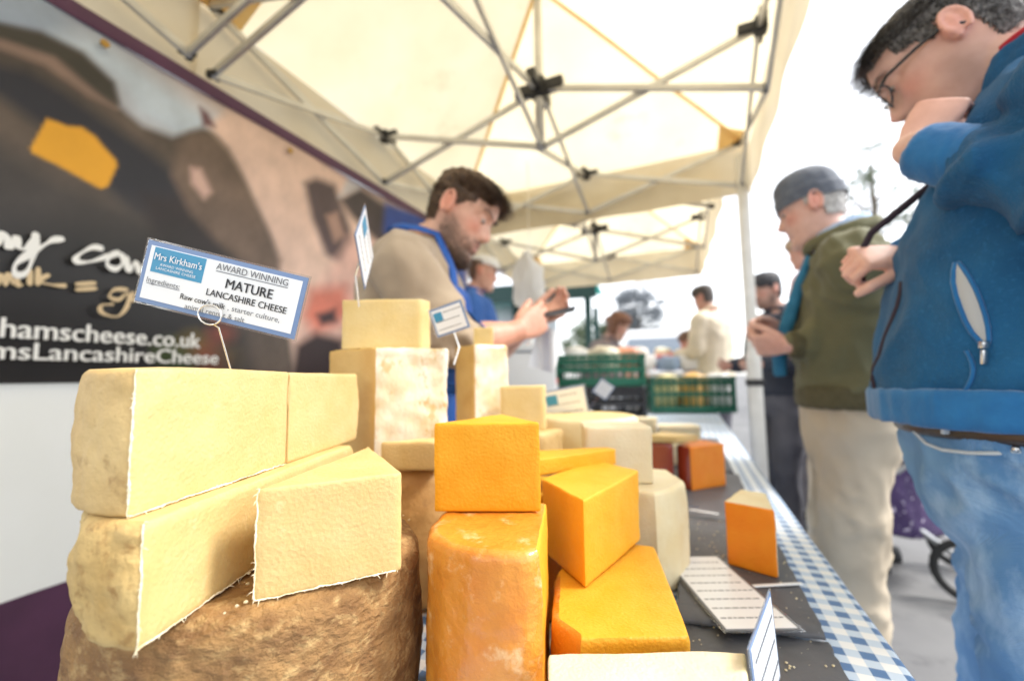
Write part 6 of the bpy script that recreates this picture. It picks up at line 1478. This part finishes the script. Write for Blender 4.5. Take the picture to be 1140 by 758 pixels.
# ------------------------------------------------------------------ pushchair behind the customers
def pushchair():
    c = at(985, 560, 2.35); root = thing('pushchair', 'dark pushchair standing behind the customers at the right', 'pushchair', (c.x, c.y, 0))
    M_DK = mat('dark_fabric', (.03, .03, .04), (.05, .05, .06), 9, .85); M_TY = mat('tyre_rubber', (.02, .02, .02), rough=.8)
    f, l, u = frame_(R(160)); o = Vector((c.x, c.y, 0))
    for x, r_ in ((.35, .10), (-.30, .15)):
        for s_ in (1, -1):
            p = o+f*x+l*s_*.24+u*r_; b = MB(); b.tube([p+(f*math.cos(a)+u*math.sin(a))*(r_-.018) for a in np.linspace(0, 6.2832, 25)], .018, 8, cap=False); wl = b.build('wheel', M_TY, root, True)
            b = MB(); b.tube([p-l*.02, p+l*.02], .025, 10)
            for a in np.linspace(0, 6.28, 7)[:-1]: b.tube([p, p+(f*math.cos(a)+u*math.sin(a))*(r_-.02)], .005, 6)
            b.build('spokes', M_LEG, wl, True)
    for s_ in (1, -1):
        b = MB(); b.tube([o+f*.35+l*s_*.22+u*.12, o+f*.05+l*s_*.22+u*.45, o-f*.25+l*s_*.22+u*.75, o-f*.45+l*s_*.2+u*1.02], .013, 8); b.build('frame', M_LEG, root, True)
        b = MB(); b.tube([o-f*.30+l*s_*.22+u*.16, o+f*.05+l*s_*.22+u*.45], .013, 8); b.build('frame', M_LEG, root, True)
    b = MB(); b.tube([o-f*.45+l*.2+u*1.02, o-f*.45-l*.2+u*1.02], .017, 10); b.build('handlebar', M_DK, root, True)
    b = MB(); b.loft([(o+f*.32+u*.40, l, u, .17, .02, .02), (o+f*.1+u*.42, l, u, .19, .045, .045), (o-f*.12+u*.5, l, u, .19, .05, .05), (o-f*.22+u*.75, l, f, .18, .04, .04), (o-f*.28+u*.92, l, f, .15, .03, .03)], 20); b.build('seat', M_DK, root, True)
    b = MB(); v = []
    for i in range(9):
        a = R(10+150*i/8)
        for j in range(9): y = -.2+.4*j/8; v.append(o-f*.15+u*.78+(f*math.cos(a)+u*math.sin(a))*.24*math.sqrt(max(.2, 1-(y/.25)**2))+l*y)
    b.add(v, [(i*9+j, (i+1)*9+j, (i+1)*9+j+1, i*9+j+1) for i in range(8) for j in range(8)]); b.build('hood', M_DK, root, True, False)
pushchair()
# ------------------------------------------------------------------ van and trees in the distance
def van():
    c = at(735, 424, 10.5); o = Vector((c.x, c.y, 0)); root = thing('van', 'white van facing the market in the distance', 'van', o)
    M_VW = mat('van_paint', (.76, .77, .78), rough=.3, coat=.6); M_VG = mat('windscreen', (.22, .26, .31), rough=.05, coat=.8); M_TY = bpy.data.materials['tyre_rubber']
    f = (Vector((0, 0, 0))-o).normalized(); l = Vector((-f.y, f.x, 0)); u = Vector((0, 0, 1))
    P = [(1.0, .35, .92), (1.02, .7, .93), (.95, 1.05, .92), (.55, 1.25, .90), (.0, 2.05, .84), (-.3, 2.25, .82), (-3.6, 2.25, .82), (-3.7, 2.1, .84), (-3.7, .35, .92)]
    v = []
    for s_ in (1, -1): v += [o+f*x+u*z+l*s_*w_ for x, z, w_ in P]
    n_ = len(P); mb = MB(); mb.add(v, [tuple(range(n_)), tuple(reversed(range(n_, 2*n_)))]+[(i, n_+i, n_+(i+1) % n_, (i+1) % n_) for i in range(n_)]); mb.build('body', M_VW, root, 30)
    mb = MB(); q = [o+f*x+u*z+l*w_ for x, z, w_ in ((.545, 1.31, .78), (.545, 1.31, -.78), (.065, 1.99, -.72), (.065, 1.99, .72))]; nn = (f*.8+u*.55)*.012; mb.add([p+nn for p in q]+[p-nn*.2 for p in q], [(0, 1, 2, 3), (7, 6, 5, 4), (0, 4, 5, 1), (1, 5, 6, 2), (2, 6, 7, 3), (3, 7, 4, 0)]); mb.build('windscreen', M_VG, root, False)
    for s_ in (1, -1):
        b = MB(); b.box(o+f*1.0+l*s_*.68+u*.86, .10, .34, .22, f, l, u, bev=.03); b.build('headlight', mm('headlight', (.6, .62, .65), rough=.15, coat=.5), root, 30)
        b = MB(); b.box(o+f*.45+l*s_*1.02+u*1.35, .08, .2, .26, f, l, u, bev=.03); b.build('wing_mirror', M_VG, root, 30)
        for x in (.35, -2.8): p = o+f*x+l*s_*.82+u*.33; b = MB(); b.tube([p-l*.1, p+l*.1], .33, 20); b.build('wheel', M_TY, root, 30)
    b = MB(); b.box(o+f*1.02+u*.62, .06, 1.1, .2, f, l, u, bev=.02); b.build('grille', M_BLACKC, root, 30)
    b = MB(); b.box(o+f*1.03+u*.40, .10, 1.84, .16, f, l, u, bev=.03); b.build('bumper', M_BLACKC, root, 30)
van()
M_BARK = mat('bark', (.10, .075, .055), (.15, .12, .09), 9, .9, .6, 30)
def tree(label, base, h_, crad, n_leaf, mt, seed, trunk_h=.35, leaf=.12, clumps=26):
    rn = random.Random(seed); o = Vector(base); root = thing('tree', label, 'tree', o, 'trees beyond the market')
    b = MB(); top = o+Vector((rn.uniform(-.2, .2), rn.uniform(-.2, .2), h_*.8)); b.tube([o, o.lerp(top, trunk_h), o.lerp(top, .7), top], [h_*.022, h_*.017, h_*.010, h_*.003], 10)
    cl = []
    for k in range(clumps):
        d_ = Vector((rn.gauss(0, 1), rn.gauss(0, 1), rn.gauss(.1, .8))).normalized(); r_ = rn.uniform(.45, 1.0); c = o+Vector((0, 0, h_*.66))+Vector((d_.x*crad*r_, d_.y*crad*r_, d_.z*h_*.32*r_)); cl.append((c, crad*rn.uniform(.16, .34)))
        s_ = o.lerp(top, rn.uniform(trunk_h, .85)); b.tube([s_, s_.lerp(c, .5)+Vector((0, 0, .1*h_*.2)), c], [h_*.0035, h_*.0022, h_*.001], 6)
    b.build('trunk', M_BARK, root, True)
    v = []; f = []
    for _ in range(n_leaf):
        c, r_ = rn.choice(cl); p = c+Vector((rn.gauss(0, 1), rn.gauss(0, 1), rn.gauss(0, .8)))*r_*.55
        a = Vector((rn.gauss(0, 1), rn.gauss(0, 1), rn.gauss(0, .6))).normalized(); e = a.orthogonal().normalized(); s_ = leaf*rn.uniform(.6, 1.3); k = len(v)
        v += [p-a*s_, p+e*s_*.45, p+a*s_, p-e*s_*.45]; f.append((k, k+1, k+2, k+3))
    mb = MB(); mb.add(v, f); mb.build('crown', mt, root, False, False)
M_LF = mat('haze_paled_leaves', (.20, .225, .25), (.26, .29, .32), .6, .7, transl=.5); M_LF2 = mat('light_green_leaves', (.08, .12, .06), (.12, .16, .09), .8, .7, transl=.3)  # far tree's leaf colour is paled to stand in for distant haze
c = at(713, 424, 34); tree('broad haze-paled tree beyond the white van', (c.x, c.y, 0), 8.8, 2.3, 4200, M_LF, 3, leaf=.15, clumps=60)
c = at(990, 424, 13); tree('light leafy young tree behind the man in the beanie', (c.x, c.y, 0), 9.6, 2.0, 1700, M_LF2, 5, leaf=.10, clumps=20)
c = at(660, 424, 26); tree('pale green tree behind the teal awning stall', (c.x, c.y, 0), 5.2, 2.0, 3200, M_LF2, 7, leaf=.14)
